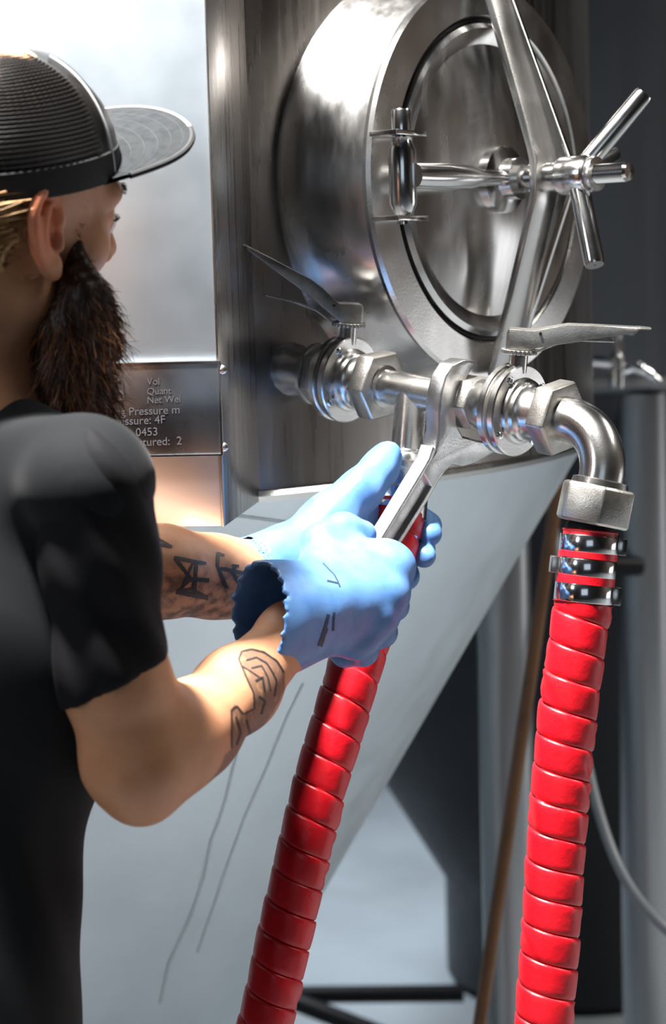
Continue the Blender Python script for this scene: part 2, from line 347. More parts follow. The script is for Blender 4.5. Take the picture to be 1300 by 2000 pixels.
# sample cock on the second tank
s_ = 3.42
def S(x, y, dd=0): return P(x, y, s_ + dd)
cock = thing('sample_valve', tuple(S(1200, 700)), 'small bright sampling cock with a bent spout on the far right tank', 'valve')
MB().lathe([(.001, -.03), (.012, -.03), (.013, -.02), (.013, .022), (.010, .026), (.006, .03), (.006, .05), (.009, .052), (.0095, .06), (.001, .066)], S(1204, 722), Z, n=20).obj('body', M['satin'], cock)
kn = MB()
kn.loft([[S(x, y - h), S(x, y - h * .2, -.012), S(x, y + h * .7), S(x, y - h * .2, .012)] for x, y, h in ((1186, 647, 3), (1196, 648, 8), (1208, 647, 10), (1222, 648, 8), (1238, 651, 4))]); kn.obj('wing_knob', M['chrome'], cock, bevel=.002)
MB().tube([S(1210, 660), S(1208, 690)], .007, 12).obj('stem', M['chrome'], cock)
MB().tube(spline([S(1216, 722), S(1235, 718), S(1258, 724), S(1275, 735), S(1286, 745)], 6), [.010] * 6 + [.0105] * 6 + [.0085] * 6 + [.007] * 7, 14).obj('spout', M['chrome'], cock)
MB().tube([S(1245, 716), S(1245, 707)], .005, 10).obj('stop_pin', M['chrome'], cock)
MB().tube([S(1124, 707), S(1160, 706), S(1192, 708)], [.010, .011, .012], 14).obj('inlet_pipe', M['chrome'], cock)
MB().lathe([(.001, -.03), (.012, -.03), (.016, -.02), (.016, .02), (.011, .03), (.001, .03)], S(1128, 700, .0), Z, n=20).obj('inlet_union', M['satin'], cock)
MB().tube(spline([S(1130, 700, 0), S(1131, 700, .1), S(1132, 700, .22)], 4), .011, 12).obj('wall_stub', M['satin'], cock)
MB().tube([S(1141, 715), S(1143, 745)], .006, 10).obj('drain_pin', M['chrome'], cock)

# brown pole, black bar, pale hose
pt = P(1082, 1000, 2.9); pb = P(925, 2080, 2.75); dr = nrm(pb - pt); tt = (0.012 - pt[2]) / dr[2]
prop(MB().tube([pt - dr * .08, pt, (pt + pb) / 2, pt + dr * tt], .0095, 14).obj('leaning_pole', M['pole'], origin=pt + dr * tt), 'thin brown pole leaning behind the hoses beside the tank leg', 'pole')
lq = P(1268, 1500, 3.5)
ba = P(1256, 1106, 3.635); bb = P(1120, 1104, 3.635)
bar = MB().tube([ba + (ba - bb) * .0, ba - (ba - bb) * .06, bb], [.013, .017, .017], 16).obj('black_lever', M['black'], origin=tuple((ba + bb) / 2))
prop(bar, 'short black round lever sticking out behind the clamped hose', 'lever')
hp = [P(1120, 1330, 3.0), P(1150, 1510, 2.95), P(1190, 1650, 2.9), P(1235, 1740, 2.85), P(1300, 1815, 2.8), P(1400, 1890, 2.8)]
e = hp[-1].copy(); hp += [e + np.array([.15, 0, -.2]), np.array([e[0] + .25, e[1], .012]), np.array([e[0] + .8, e[1] + .2, .012])]
s0 = hp[0].copy(); hp = [s0 + np.array([-.02, .2, .35])] + hp
prop(MB().tube(spline(hp, 10), .0075, 12).obj('thin_hose', M['greyhose'], origin=(e[0] + .25, e[1], 0)), 'thin pale grey hose hanging in a loop at the lower right', 'hose')

# ============================================================ pipe run: valve, tee, valve, elbow
A0 = P(600, 727, 2.05); A1 = P(1085, 815, 1.85); pa = nrm(A1 - A0)            # axis of the run
pu = nrm(Z - pa * (Z @ pa)); ps = np.cross(pa, pu)                              # up and side (to the front-right) square to the axis
AL = np.linalg.norm(A1 - A0)
def ax_at(x):
    """distance along the axis where it crosses pixel column x"""
    lo, hi = -.2, .6
    for _ in range(40):
        m = (lo + hi) / 2
        if proj(A0 + pa * m)[0] < x: lo = m
        else: hi = m
    return lo
def AP(h, u=0, s=0): return A0 + pa * h + pu * u + ps * s
# the tank's own outlet ferrule
hs0 = ax_at(578); hs1 = ax_at(622)
MB().lathe([(.030, hs0 - .03), (.026, hs0), (.0235, hs0 + .008), (.0235, hs1 - .004), (.031, hs1 - .004), (.031, hs1), (.018, hs1)], A0, pa, pu, n=40).obj('outlet_ferrule', M['satin'], tank)

def hexnut(name, h0, h1, af, bore, parent, m, rot=0, O=None, ax=None, up=None, bev=.0016):
    O = A0 if O is None else O; ax = pa if ax is None else ax; x, y, z = frame(ax, pu if up is None else up)
    R_ = af / 2 / math.cos(math.pi / 6); b = MB(); n = 6
    def ring(r, h, round_=False):
        return [O + z * h + (x * math.cos(math.pi / 3 * k + rot) + y * math.sin(math.pi / 3 * k + rot)) * r for k in range(6)]
    b.loft([ring(bore, h0), ring(R_ * .96, h0), ring(R_, h0 + .003), ring(R_, h1 - .003), ring(R_ * .96, h1), ring(bore, h1)], caps=False)
    return b.obj(name, m, parent, bevel=bev, angle=30)

def valve(label, hv, hn0, hn1, rear_nut, lever_dir, lever_up, trig, nutrot):
    t = thing('butterfly_valve', tuple(AP(hv)), label, 'valve', 'butterfly valves on the drain pipe')
    body = MB().lathe([(.019, hv - .0235), (.0245, hv - .0235), (.0255, hv - .020), (.0255, hv - .014), (.0275, hv - .0125), (.041, hv - .0115), (.0423, hv - .0105), (.0423, hv - .0052), (.0405, hv - .0038), (.037, hv - .0034), (.037, hv - .0004), (.0405, hv), (.0423, hv + .0014), (.0423, hv + .0065), (.041, hv + .0076), (.0310, hv + .0082), (.0300, hv + .012), (.0275, hv + .0135), (.0265, hv + .017), (.0240, hv + .019), (.0225, hv + .024), (.0225, hn0 + .002), (.019, hn0 + .002)], A0, pa, pu, n=72).obj('valve_body', M['satin'], t)
    for ang in (215, 35, 125, 305):
        c = AP(hv + .0078, .0355 * math.cos(math.radians(ang)), .0355 * math.sin(math.radians(ang)))
        MB().lathe([(.0036, -.001), (.0038, .0012), (.0030, .0018), (.0019, .0018), (.0017, .0004), (.0005, .0004)], c, pa, pu, n=14).obj('screw', M['chrome'], body)
    hexnut('union_nut', hn0, hn1, .062, .0205, t, M['cast'], nutrot)
    if rear_nut: hexnut('rear_nut', rear_nut[0], rear_nut[1], .055, .0205, t, M['cast'], nutrot + .3)
    # stem, index plate, lever
    top = .0405
    MB().lathe([(.0085, top - .006), (.0085, top + .012), (.0095, top + .012)], AP(hv), pu, pa, n=28).obj('stem', M['satin'], t)
    pl = []
    for k in range(72):
        a = 2 * math.pi * k / 72; r = .0165 if k % 3 else .0148
        pl.append((r * math.cos(a) * 1.05, r * math.sin(a)))
    MB().prism(pl, AP(hv), ps, pa, pu, top + .0115, top + .0155).obj('index_plate', M['cast'], t, bevel=.0003, seg=1)
    ld = nrm(lever_dir - pu * (lever_dir @ pu)); ls = np.cross(pu, ld)
    b0 = AP(hv, top + .0158)
    def sec(d, z0, z1, w0, w1):
        c = b0 + ld * d
        return [c + ls * w0 + pu * z0, c + ls * w1 + pu * z1, c - ls * w1 + pu * z1, c - ls * w0 + pu * z0]
    L = .117; lv = MB(); st = []
    for d, z0, z1, w in ((-.0125, .0, .015, .009), (-.010, 0, .0185, .0115), (.010, 0, .0185, .0115), (.0125, .002, .0185, .0115), (.030, .0055 + lever_up * .2, .0225 + lever_up * .22, .0110), (.042, .0085 + lever_up * .34, .0250 + lever_up * .33, .0098), (.075, .0140 + lever_up * .66, .0250 + lever_up * .65, .0085), (.104, .0195 + lever_up * .94, .0245 + lever_up * .93, .0090), (.106, .0222 + lever_up * .96, .0248 + lever_up * .95, .0085), (L, .0225 + lever_up, .0243 + lever_up, .0072)):
        st.append(sec(d, z0, z1, w, w * .86))
    lv.loft(st); lever = lv.obj('lever', M['cast'], t, bevel=.0011)
    tr = MB(); st = []
    for d, z in ((.010, -.001), (.018, -.001), (.034, .006 + trig * .3), (.055, .010 + trig * .55), (.085, .010 + trig)):
        c = b0 + ld * d; st.append([c + ls * .007 + pu * z, c + ls * .007 + pu * (z + .0014), c - ls * .007 + pu * (z + .0014), c - ls * .007 + pu * z])
    tr.loft(st); tr.obj('trigger', M['satin'], lever, bevel=.0004, seg=1)
    MB().tube([b0 + ld * .018 + pu * .0165 - ls * .0125, b0 + ld * .018 + pu * .0165 + ls * .0125], .0014, 10).obj('pivot_pin', M['black'], lever)
    return t
CRf = nrm(CR); CFh = nrm(np.array([CF[0], CF[1], 0]))
hv1 = ax_at(674); hv2 = ax_at(1004)
v1 = valve('butterfly valve with raised lever against the tank outlet, left end of the pipe', hv1, ax_at(721), ax_at(752), (ax_at(622), ax_at(641)), -CRf * .97 - CFh * .16, .048, .012, .10)
v2 = valve('butterfly valve with level lever beside the open jaw of the wrench', hv2, ax_at(1068), ax_at(1103), None, CRf * .99 - CFh * .12, .004, .003, .16)

# tee between the valves, with the hex union that the wrench holds
PR = .0168
tee = thing('pipe_tee', tuple(AP(ax_at(800))), 'steel pipe tee joining both valves, its branch running down to the left hose', 'pipe')
MB().lathe([(.0205, ax_at(752) - .012), (.0205, ax_at(752) + .001), (PR, ax_at(752) + .002), (PR, ax_at(893))], A0, pa, pu, n=40).obj('pipe', M['satin'], tee)
bj = AP(ax_at(806)); bend = P(796, 888, 1.955); bd = nrm(bend - bj); BL = np.linalg.norm(bend - bj)
MB().lathe([(.0165, 0), (.0165, BL - .004), (.0185, BL - .002), (.0185, BL)], bj, bd, pa, n=40).obj('branch', M['satin'], tee)
hexnut('jaw_nut', ax_at(893), ax_at(938), .046, .0185, tee, M['cast'], .12)
MB().lathe([(.0185, ax_at(937)), (.0225, ax_at(937)), (.0235, ax_at(940)), (.0235, hv2 - .0236), (.0185, hv2 - .0236)], A0, pa, pu, n=48).obj('liner_ring', M['satin'], tee)

# elbow ------------------------------------------------------------------
elb = thing('pipe_elbow', tuple(P(1170, 960, 1.85)), 'bright bent steel elbow with a hex nut above the clamped red hose', 'pipe')
he = ax_at(1100); ER = .0202
down = nrm(P(1160, 1020, 1.845) - P(1172, 950, 1.845)); down = nrm(down - pa * (down @ pa) * .85)
E0 = AP(he); path = [AP(he - .012), E0, AP(ax_at(1106))]; bc0 = AP(ax_at(1112)); BR = .046
ang = math.acos(np.clip(pa @ down, -1, 1)); pd = nrm(down - pa * (down @ pa)); cen = bc0 + pd * BR
for k in range(0, 21):
    a = ang * k / 20; path.append(cen - pd * BR * math.cos(a) + pa * BR * math.sin(a))
last = path[-1]; tgt = 958
path += [last + down * .006, last + down * .011]
MB().tube(path, ER, 40, caps=False).obj('elbow_tube', M['satin'], elb)
N0 = path[-1]; hn = .031
print('elbow end px', proj(N0))
hexnut('hose_nut', -.004, hn, .0605, ER, elb, M['cast'], .30, O=N0, ax=down, up=pa, bev=.0026)
MB().lathe([(ER, -.010), (ER + .0045, -.009), (ER + .0055, -.004), (ER, -.0035)], N0, down, pa, n=40).obj('nut_shoulder', M['satin'], elb)

# red hoses --------------------------------------------------------------
def wrapped_hose(path, r, pitch, nper=9, nang=56, start=0.0, seed=1, sense=-1):
    """tube with an overlapping helical wrap: every turn swells and steps down on the next"""
    rng = np.random.RandomState(seed); path = resample(path, .002); L = np.concatenate([[0], np.cumsum(np.linalg.norm(np.diff(path, axis=0), axis=1))])
    tang = np.gradient(path, axis=0); tang /= np.linalg.norm(tang, axis=1)[:, None]
    x = np.zeros_like(path); x0 = frame(tang[0], CR)[0]
    for i in range(len(path)):
        x0 = nrm(x0 - tang[i] * (x0 @ tang[i])); x[i] = x0
    y = np.cross(tang, x); turns = int(L[-1] / pitch) + 1
    us = np.array([0, .03, .10, .25, .42, .60, .76, .90, .965]); ro = np.array([-.0016, .0005, .0010, .0011, .0010, .0008, .0006, .0003, -.0005])
    ph = np.linspace(0, 2 * np.pi, nang); V = []; rows = []
    T_ = np.arange(-1, turns + 1); coef = rng.randn(len(T_) + 2, 5, 2)
    for ti, T in enumerate(T_):
        for u, dr in zip(us, ro):
            s = (T + u + sense * ph / (2 * np.pi)) * pitch + start; s = np.clip(s, 0, L[-1])
            wob = sum(coef[ti, k, 0] * np.sin((k + 1) * ph + coef[ti, k, 1] * 3 + 2 * u) for k in range(5)) * .00026
            cre = .0011 * np.sin(5 * ph + 9 * u + coef[ti, 0, 1] * 6) * np.exp(-((np.sin((ph - coef[ti, 1, 1]) / 2)) / .35) ** 2)
            rr = r + dr * (1 + .25 * coef[ti, 2, 0] * .5) + wob + cre
            px = [np.interp(s, L, path[:, k]) for k in range(3)]; xx = np.stack([np.interp(s, L, x[:, k]) for k in range(3)], 1); yy = np.stack([np.interp(s, L, y[:, k]) for k in range(3)], 1)
            V.append(np.stack(px, 1) + xx * (rr * np.cos(ph))[:, None] + yy * (rr * np.sin(ph))[:, None])
    F = []
    n = nang
    for i in range(len(V) - 1):
        for k in range(n - 1): F.append((i * n + k, i * n + k + 1, (i + 1) * n + k + 1, (i + 1) * n + k))
    b = MB(); b.v = [tuple(p) for p in np.concatenate(V)]; b.f = F; return b
n_end = N0 + down * hn
dR = proj(n_end)[2]
rp = [n_end + down * .004, n_end * .6 + P(1136, 1190, dR) * .4, n_end * .3 + P(1136, 1190, dR) * .7, P(1136, 1190, dR), P(1120, 1300, dR), P(1105, 1420, dR), P(1094, 1540, dR), P(1084, 1680, dR), P(1076, 1820, dR), P(1068, 1920, dR), P(1062, 2000, dR), P(1055, 2120, dR)]
e = rp[-1]; rp += [e + np.array([-.02, 0, -.35]), e + np.array([-.01, -.03, -.62]), np.array([e[0] + .06, e[1] - .14, .12]), np.array([e[0] + .22, e[1] - .34, .032]), np.array([e[0] + .55, e[1] - .55, .032])]
rpath = spline(rp, 12); HR = .0252
rh = thing('clamped_hose', (e[0] + .2, e[1] - .3, 0), 'bright red spiral-wrapped hose with three chrome clamps, right one', 'hose', 'red wrapped hoses')
dpos = resample(rpath, .001); 
def along(p, dist):
    L = np.concatenate([[0], np.cumsum(np.linalg.norm(np.diff(p, axis=0), axis=1))]); q = np.array([np.interp(dist, L, p[:, k]) for k in range(3)]); q2 = np.array([np.interp(dist + .004, L, p[:, k]) for k in range(3)]); return q, nrm(q2 - q)
def dist_y(p, y):
    ys = np.array([proj(q)[1] for q in p[:900]]); return np.argmin(np.abs(ys - y)) * .001
dA = dist_y(dpos, 1177)
wrapped_hose(dpos[int(dA * 1000):], HR, .0276, seed=3).obj('wrap', M['red'], rh, angle=60)
q, t_ = along(dpos, 0)
MB().lathe([(.018, -.01), (.0215, -.004), (.0225, .0), (.0225, .012), (.0232, .014), (.0232, .03)], q, t_, pa, n=40).obj('hose_tail', M['black'], rh)
b = MB(); dd = dist_y(dpos, 1020); V = []
prof = []
for k in range(0, 41):
    d_ = dd + (dA + .004 - dd) * k / 40; q, t_ = along(dpos, d_); yy = proj(q)[1]
    bul = .0022 if (1079 < yy < 1094 or 1125 < yy < 1141) else 0.0
    rr = .0240 + bul + (.0012 if yy < 1040 else 0); prof.append((q, rr if 0 < k else .0205))
b.tube([p for p, _ in prof], [r for _, r in prof], 40, up=pa).obj('hose_end', M['red'], rh)
for (ya, yb) in ((1046, 1080), (1093, 1126), (1140, 1175)):
    da, db = dist_y(dpos, ya), dist_y(dpos, yb); q, t_ = along(dpos, (da + db) / 2); h = (db - da) / 2
    x_, y_, z_ = frame(t_, -CF)          # x right-ish, y toward camera
    cl = MB().lathe([(.0245, -h), (.0258, -h), (.0262, -h + .0008), (.0262, h - .0008), (.0258, h), (.0245, h)], q, t_, pa, n=56).obj('hose_clamp', M['chrome'], rh)
    side = -1 if ya > 1090 and ya < 1130 else 1
    rt = nrm(CR - t_ * (CR @ t_)) * side; fw = np.cross(t_, rt)
    MB().prism([(-.004, -h), (.004, -h), (.004, h), (-.004, h)], q + rt * .0285, rt, t_, nrm(np.cross(rt, t_)), -.008, .008).obj('clamp_ear', M['satin'], cl, bevel=.0012)
# left hose: hangs from the tee branch, passes behind the wrench and the hands
lp = [bend, P(787, 930, 1.955), P(776, 1000, 1.95), P(758, 1090, 1.94), P(727, 1190, 1.925), P(697, 1290, 1.91), P(664, 1400, 1.90), P(631, 1510, 1.895), P(603, 1620, 1.89), P(575, 1740, 1.89), P(549, 1860, 1.89), P(518, 2000, 1.89), P(494, 2110, 1.89)]
e = lp[-1]; lp += [e + np.array([-.08, -.02, -.35]), e + np.array([-.10, -.06, -.62]), np.array([e[0] - .04, e[1] - .2, .12]), np.array([e[0] + .08, e[1] - .36, .032]), np.array([e[0] + .3, e[1] - .7, .032])]
lpath = resample(spline(lp, 12), .001)
lh = thing('wrapped_hose', (e[0] + .05, e[1] - .3, 0), 'red spiral-wrapped hose held in the gloved hands, left one', 'hose', 'red wrapped hoses')
d1 = dist_y(lpath, 1000)
wrapped_hose(lpath[int(d1 * 1000):], HR - .0003, .0283, seed=9, start=.004).obj('wrap', M['red'], lh, angle=60)
MB().lathe([(.0185, -.001), (.0215, 0), (.0225, .002), (.0225, .008), (.0195, .010), (.0195, .03), (.0225, .032), (.0225, .06)], bend, bd, pa, n=40).obj('hose_tail', M['satin'], lh)
b = MB(); st = [along(lpath, d)[0] for d in np.linspace(.045, d1 + .004, 12)]
b.tube(st, [.0225] + [.0235] * 11, 36).obj('hose_end', M['red'], lh)
for da in (.058, .086):
    q, t_ = along(lpath, da); h = .008
    MB().lathe([(.0235, -h), (.0250, -h), (.0255, -h + .0008), (.0255, h - .0008), (.0250, h), (.0235, h)], q, t_, pa, n=48).obj('hose_clamp', M['chrome'], lh)

# ============================================================ open-ended wrench
wr_c = AP(ax_at(918)); 
def WP(x, y, off=0):
    u = ray(x, y); o = wr_c + pa * off; t = ((o - CAM) @ pa) / (u @ pa); q = CAM + t * u - wr_c; return (q @ ps, q @ pu)
WT = .0175
outline = [(926, 705), (916, 703), (905, 703), (885, 712), (870, 735), (861, 770), (858, 806), (858, 845), (850, 883), (838, 902), (826, 920), (845, 957), (862, 928), (885, 908), (904, 912), (926, 906), (942, 898), (962, 887), (972, 878), (955, 864), (930, 859), (904, 852), (892, 829), (890, 798), (892, 768), (910, 742), (927, 714)]
w0 = proj(wr_c)
wr = thing('open_end_wrench', tuple(P(780, 1000, 1.87)), 'large forged open-end wrench turned on the pipe nut by a gloved hand', 'wrench')
MB().prism([WP(*q) for q in outline], wr_c, ps, pu, pa, -WT, 0).obj('jaw', M['forged'], wr, bevel=.0022, seg=3)
# I-section shank: stations across the shank from jaw to end
stn = [((846, 872), (884, 910)), ((838, 896), (870, 921)), ((826, 917), (857, 941)), ((800, 960), (834, 982)), ((767, 1014), (800, 1036)), ((736, 1065), (768, 1086)), ((705, 1116), (736, 1136)), ((680, 1158), (708, 1176))]
b = MB(); st = []
for (l_, r_) in stn:
    a_ = np.array(WP(*l_)); c_ = np.array(WP(*r_)); w = c_ - a_
    def q(t, n): xy = a_ + w * t; return wr_c + ps * xy[0] + pu * xy[1] + pa * n
    g = .0048; T_ = WT * .92
    st.append([q(0, -.0010), q(.04, -.0002), q(.16, -.0002), q(.26, -g), q(.70, -g), q(.80, -.0002), q(.96, -.0002), q(1, -.0010), q(1, -T_ + .001), q(.96, -T_), q(.80, -T_), q(.70, -T_ + g), q(.26, -T_ + g), q(.16, -T_), q(.04, -T_), q(0, -T_ + .001)])
b.loft(st).obj('shank', M['forged'], wr, bevel=.0006, seg=2, angle=50)

# ============================================================ smooth solid modelling (distance fields -> one continuous mesh)
class Field:
    def __init__(s): s.p = []; s.post = []
    def cone(s, a, b, ra, rb, k=.01, op='add'):
        a = np.asarray(a, float); b = np.asarray(b, float); ab = b - a; L2 = max(1e-9, ab @ ab)
        def f(q):
            t = np.clip(((q - a) @ ab) / L2, 0, 1); v = q - a - t[:, None] * ab
            return np.sqrt(np.einsum('ij,ij->i', v, v)) - (ra + (rb - ra) * t)
        s.p.append((f, (a + b) / 2, math.sqrt(L2) / 2 + max(ra, rb), k, op)); return s
    def chain(s, pts, rad, k=.01, op='add'):
        for i in range(len(pts) - 1): s.cone(pts[i], pts[i + 1], rad[i], rad[i + 1], k, op)
        return s
    def ell(s, c, ax, r, k=.01, op='add'):
        c = np.asarray(c, float); A = np.asarray(ax, float); r = np.asarray(r, float)
        def f(q):
            l = (q - c) @ A.T; k0 = np.sqrt(((l / r) ** 2).sum(1)); k1 = np.sqrt(((l / r ** 2) ** 2).sum(1)); return k0 * (k0 - 1) / np.maximum(k1, 1e-6)
        s.p.append((f, c, max(r), k, op)); return s
    def ball(s, c, r, k=.01, op='add'): return s.ell(c, np.eye(3), (r, r, r), k, op)
    def fn(s, f, c, br, k=.004, op='sub'): s.p.append((f, np.asarray(c, float), br, k, op)); return s
    def __call__(s, q, cen=None, rad=0):
        d = np.full(len(q), 1.0)
        for f, c, br, k, op in s.p:
            if cen is not None and np.linalg.norm(c - cen) - br - rad > .095: continue
            e = f(q)
            if op == 'sub': e = -e
            if op == 'add':
                h = np.maximum(k - np.abs(d - e), 0) / k; d = np.minimum(d, e) - h * h * k * .25
            else:
                h = np.maximum(k - np.abs(d - e), 0) / k; d = np.maximum(d, e) + h * h * k * .25
        for g in s.post: d = g(q, d)
        return d
    def mesh(s, lo, hi, vox, smooth=2, B=14):
        lo = np.asarray(lo, float); hi = np.asarray(hi, float); nb = np.ceil((hi - lo) / (vox * B)).astype(int); bs = vox * B
        I = np.stack(np.meshgrid(*[np.arange(n) for n in nb], indexing='ij'), -1).reshape(-1, 3)
        cen = lo + (I + .5) * bs; act = np.abs(s(cen)) < bs * .5 * 1.74 + .032
        I = I[act]; cen = cen[act]; N = nb * B + 4; base = np.stack(np.meshgrid(*[np.arange(B + 1)] * 3, indexing='ij'), -1).reshape(-1, 3)
        vid = []; vpos = []; quads = []
        ce = [(a, b) for a in range(8) for b in range(a + 1, 8) if bin(a ^ b).count('1') == 1]
        off = np.array([[(c >> 2) & 1, (c >> 1) & 1, c & 1] for c in range(8)])
        key = lambda ijk: (ijk[..., 0] + 1) * (N[1] * N[2]) + (ijk[..., 1] + 1) * N[2] + ijk[..., 2] + 1
        for bi, bc in zip(I, cen):
            g = base + bi * B; d = s(lo + g * vox, bc, bs * .87).reshape(B + 1, B + 1, B + 1).astype(np.float64); neg = d < 0
            if neg.all() or not neg.any(): continue
            D = np.stack([d[o[0]:o[0] + B, o[1]:o[1] + B, o[2]:o[2] + B] for o in off], -1); Ng = D < 0
            m = Ng.any(-1) & ~Ng.all(-1); c = np.argwhere(m); Dc = D[m]; acc = np.zeros((len(c), 3)); cnt = np.zeros(len(c))
            for a, b in ce:
                da, db = Dc[:, a], Dc[:, b]; x = (da < 0) != (db < 0); t = np.where(x, da / np.where(x, da - db, 1), 0)
                acc += x[:, None] * (off[a] + t[:, None] * (off[b] - off[a])); cnt += x
            vid.append(key(c + bi * B)); vpos.append(lo + (c + bi * B + acc / cnt[:, None]) * vox)
            for axi in range(3):
                e = np.eye(3, dtype=int)[axi]; u, v = np.eye(3, dtype=int)[(axi + 1) % 3], np.eye(3, dtype=int)[(axi + 2) % 3]
                n0 = neg[:B, :B, :B]; n1 = neg[e[0]:B + e[0], e[1]:B + e[1], e[2]:B + e[2]]; w = np.argwhere(n0 != n1)
                fl = n0[w[:, 0], w[:, 1], w[:, 2]]; w = w + bi * B
                q = np.stack([key(w - u - v), key(w - v), key(w), key(w - u)], 1); q[~fl] = q[~fl][:, ::-1]; quads.append(q)
        vid = np.concatenate(vid); vpos = np.concatenate(vpos); o = np.argsort(vid); vid = vid[o]; vpos = vpos[o]
        q = np.concatenate(quads); ix = np.searchsorted(vid, q); ix = np.minimum(ix, len(vid) - 1); ok = (vid[ix] == q).all(1); q = ix[ok]
        for _ in range(smooth):
            acc = np.zeros_like(vpos); cnt = np.zeros(len(vpos))
            for a in range(4):
                b = (a + 1) % 4
                for k in range(3): acc[:, k] += np.bincount(q[:, a], vpos[q[:, b], k], len(vpos)) + np.bincount(q[:, b], vpos[q[:, a], k], len(vpos))
                cnt += np.bincount(q[:, a], minlength=len(vpos)) + np.bincount(q[:, b], minlength=len(vpos))
            vpos = .5 * vpos + .5 * acc / np.maximum(cnt, 1)[:, None]
        return vpos, q
def field_obj(name, V, F, m, parent, attr=None, label=None):
    og = ORIG[parent] if parent in ORIG else ORIG[parent.parent]
    me = bpy.data.meshes.new(name); me.from_pydata([tuple(p) for p in V - og], [], [tuple(map(int, f)) for f in F]); me.shade_smooth()
    for n_, a in (attr or {}).items():
        at = me.attributes.new(n_, 'FLOAT', 'POINT'); at.data.foreach_set('value', np.asarray(a, np.float32))
    return link(name, me, m, parent, None, label)

# ============================================================ the brewer
M['skin'] = mat('skin', (.50, .245, .132), .48, 0, .4, noise=((.45, .205, .105), 45, 5, .4, .7), sss=.12, bump=.06, bscale=900)
nt = M['skin'].node_tree; bs = nt.nodes['Principled BSDF']; prev = bs.inputs['Base Color'].links[0].from_socket
def mixin(nt, attr, prev, col, scale=None, lo=.3, hi=.6):
    at = nt.nodes.new('ShaderNodeAttribute'); at.attribute_name = attr; mx = nt.nodes.new('ShaderNodeMixRGB'); mx.inputs[2].default_value = (*col, 1); L = nt.links.new
    f = at.outputs['Fac']
    if scale:
        n = nt.nodes.new('ShaderNodeTexNoise'); n.inputs['Scale'].default_value = scale; n.inputs['Detail'].default_value = 3; tc = nt.nodes.new('ShaderNodeTexCoord'); L(tc.outputs['Object'], n.inputs[0])
        r = nt.nodes.new('ShaderNodeMapRange'); r.inputs[1].default_value = lo; r.inputs[2].default_value = hi; L(n.outputs[0], r.inputs[0])
        mu_ = nt.nodes.new('ShaderNodeMath'); mu_.operation = 'MULTIPLY'; L(f, mu_.inputs[0]); L(r.outputs[0], mu_.inputs[1]); f = mu_.outputs[0]
    L(f, mx.inputs[0]); L(prev, mx.inputs[1]); return mx.outputs[0]
o = mixin(nt, 'ruddy', prev, (.66, .20, .10)); o = mixin(nt, 'ink_cloud', o, (.085, .05, .04), 95, .38, .62); o = mixin(nt, 'ink_fill', o, (.13, .075, .05), 150, .15, .45)
nt.links.new(o, bs.inputs['Base Color'])
M['smear'] = mat('grime', (.02, .035, .075), .6)
M['ink'] = mat('tattoo_ink', (.022, .018, .02), .5)
M['shirt'] = mat('black_cotton', (.0042, .0052, .0068), .85, 0, .2, bump=.15, bscale=1500, sheen=.06)
M['sleeve'] = mat('shaded_sleeve_cotton', (.003, .003, .0045), .8, 0, .2, bump=.12, bscale=1500)  # shirt cotton set darker, shade on the sleeve put into its colour
M['denim'] = mat('dark_denim', (.014, .016, .024), .85)
M['boot'] = mat('black_boot', (.012, .011, .010), .5)
M['glove'] = mat('blue_rubber_glove', (.09, .215, .47), .40, 0, .5, noise=((.06, .165, .40), 60, 5, .45, .75), bump=.05, bscale=250, rvar=.05)
M['beard'] = mat('beard_hair', (.035, .015, .008), .5, 0, .3, noise=((.018, .008, .005), 60, 3, .4, .65))
M['beard_light'] = mat('auburn_hair', (.24, .085, .03), .4, 0, .4)
M['blond'] = mat('blond_hair', (.52, .31, .14), .38, 0, .5, noise=((.25, .13, .055), 150, 2, .4, .65))
M['hairbase'] = mat('brown_hair', (.14, .075, .035), .6)
M['cap'] = mat('black_cap_mesh', (.007, .0055, .005), .33, 0, .35, bump=.2, bscale=1400)
M['capband'] = mat('black_cap_cotton', (.003, .003, .004), .8)
M['bill'] = mat('grey_felt', (.022, .024, .026), .95, 0, .1, noise=((.014, .0155, .017), 120, 4, .4, .7), bump=.2, bscale=1500)
M['white'] = mat('rim_lit_trim', (.75, .75, .74), .6)  # cap piping, button and edge: rim light put into the white
M['eye'] = mat('eyeball', (.75, .72, .70), .15)

yaw = math.radians(47)
def yawf(a): return np.array([math.sin(a), math.cos(a), 0]), np.array([math.cos(a), -math.sin(a), 0])
hf0, hr0 = yawf(yaw)
def headaxes(roll, pitch):
    u = Z * math.cos(roll) + hr0 * math.sin(roll); r = hr0 * math.cos(roll) - Z * math.sin(roll); f = hf0 * math.cos(pitch) + u * math.sin(pitch); u2 = np.cross(r, f); return r, f, u2
hr, hf, hu = headaxes(math.radians(12), math.radians(2))
H = P(-14, 418, 1.575)
def HP(r, f, u): return H + hr * r + hf * f + hu * u
A3 = np.stack([hr, hf, hu])
ph = np.array([-.33, 1.57, 0.0])
man = thing('person', (ph[0], ph[1], 0), 'bearded man in mesh cap, black t-shirt and blue gloves turning a wrench', 'person')
bf, br = yawf(math.radians(50))

# --- key joints
SR = P(180, 948, 1.475); SL = SR - br * .335 + bf * .02 + Z * .02
ELR = P(266, 1498, 1.52); ELL = P(50, 1145, 1.70)
NB = P(-70, 800, 1.60)                                   # base of the neck
chest = (SR + SL) / 2 - Z * .10; waist = np.array([-.310, 1.585, 1.02]); hips = np.array([-.320, 1.575, .92])
body = Field()
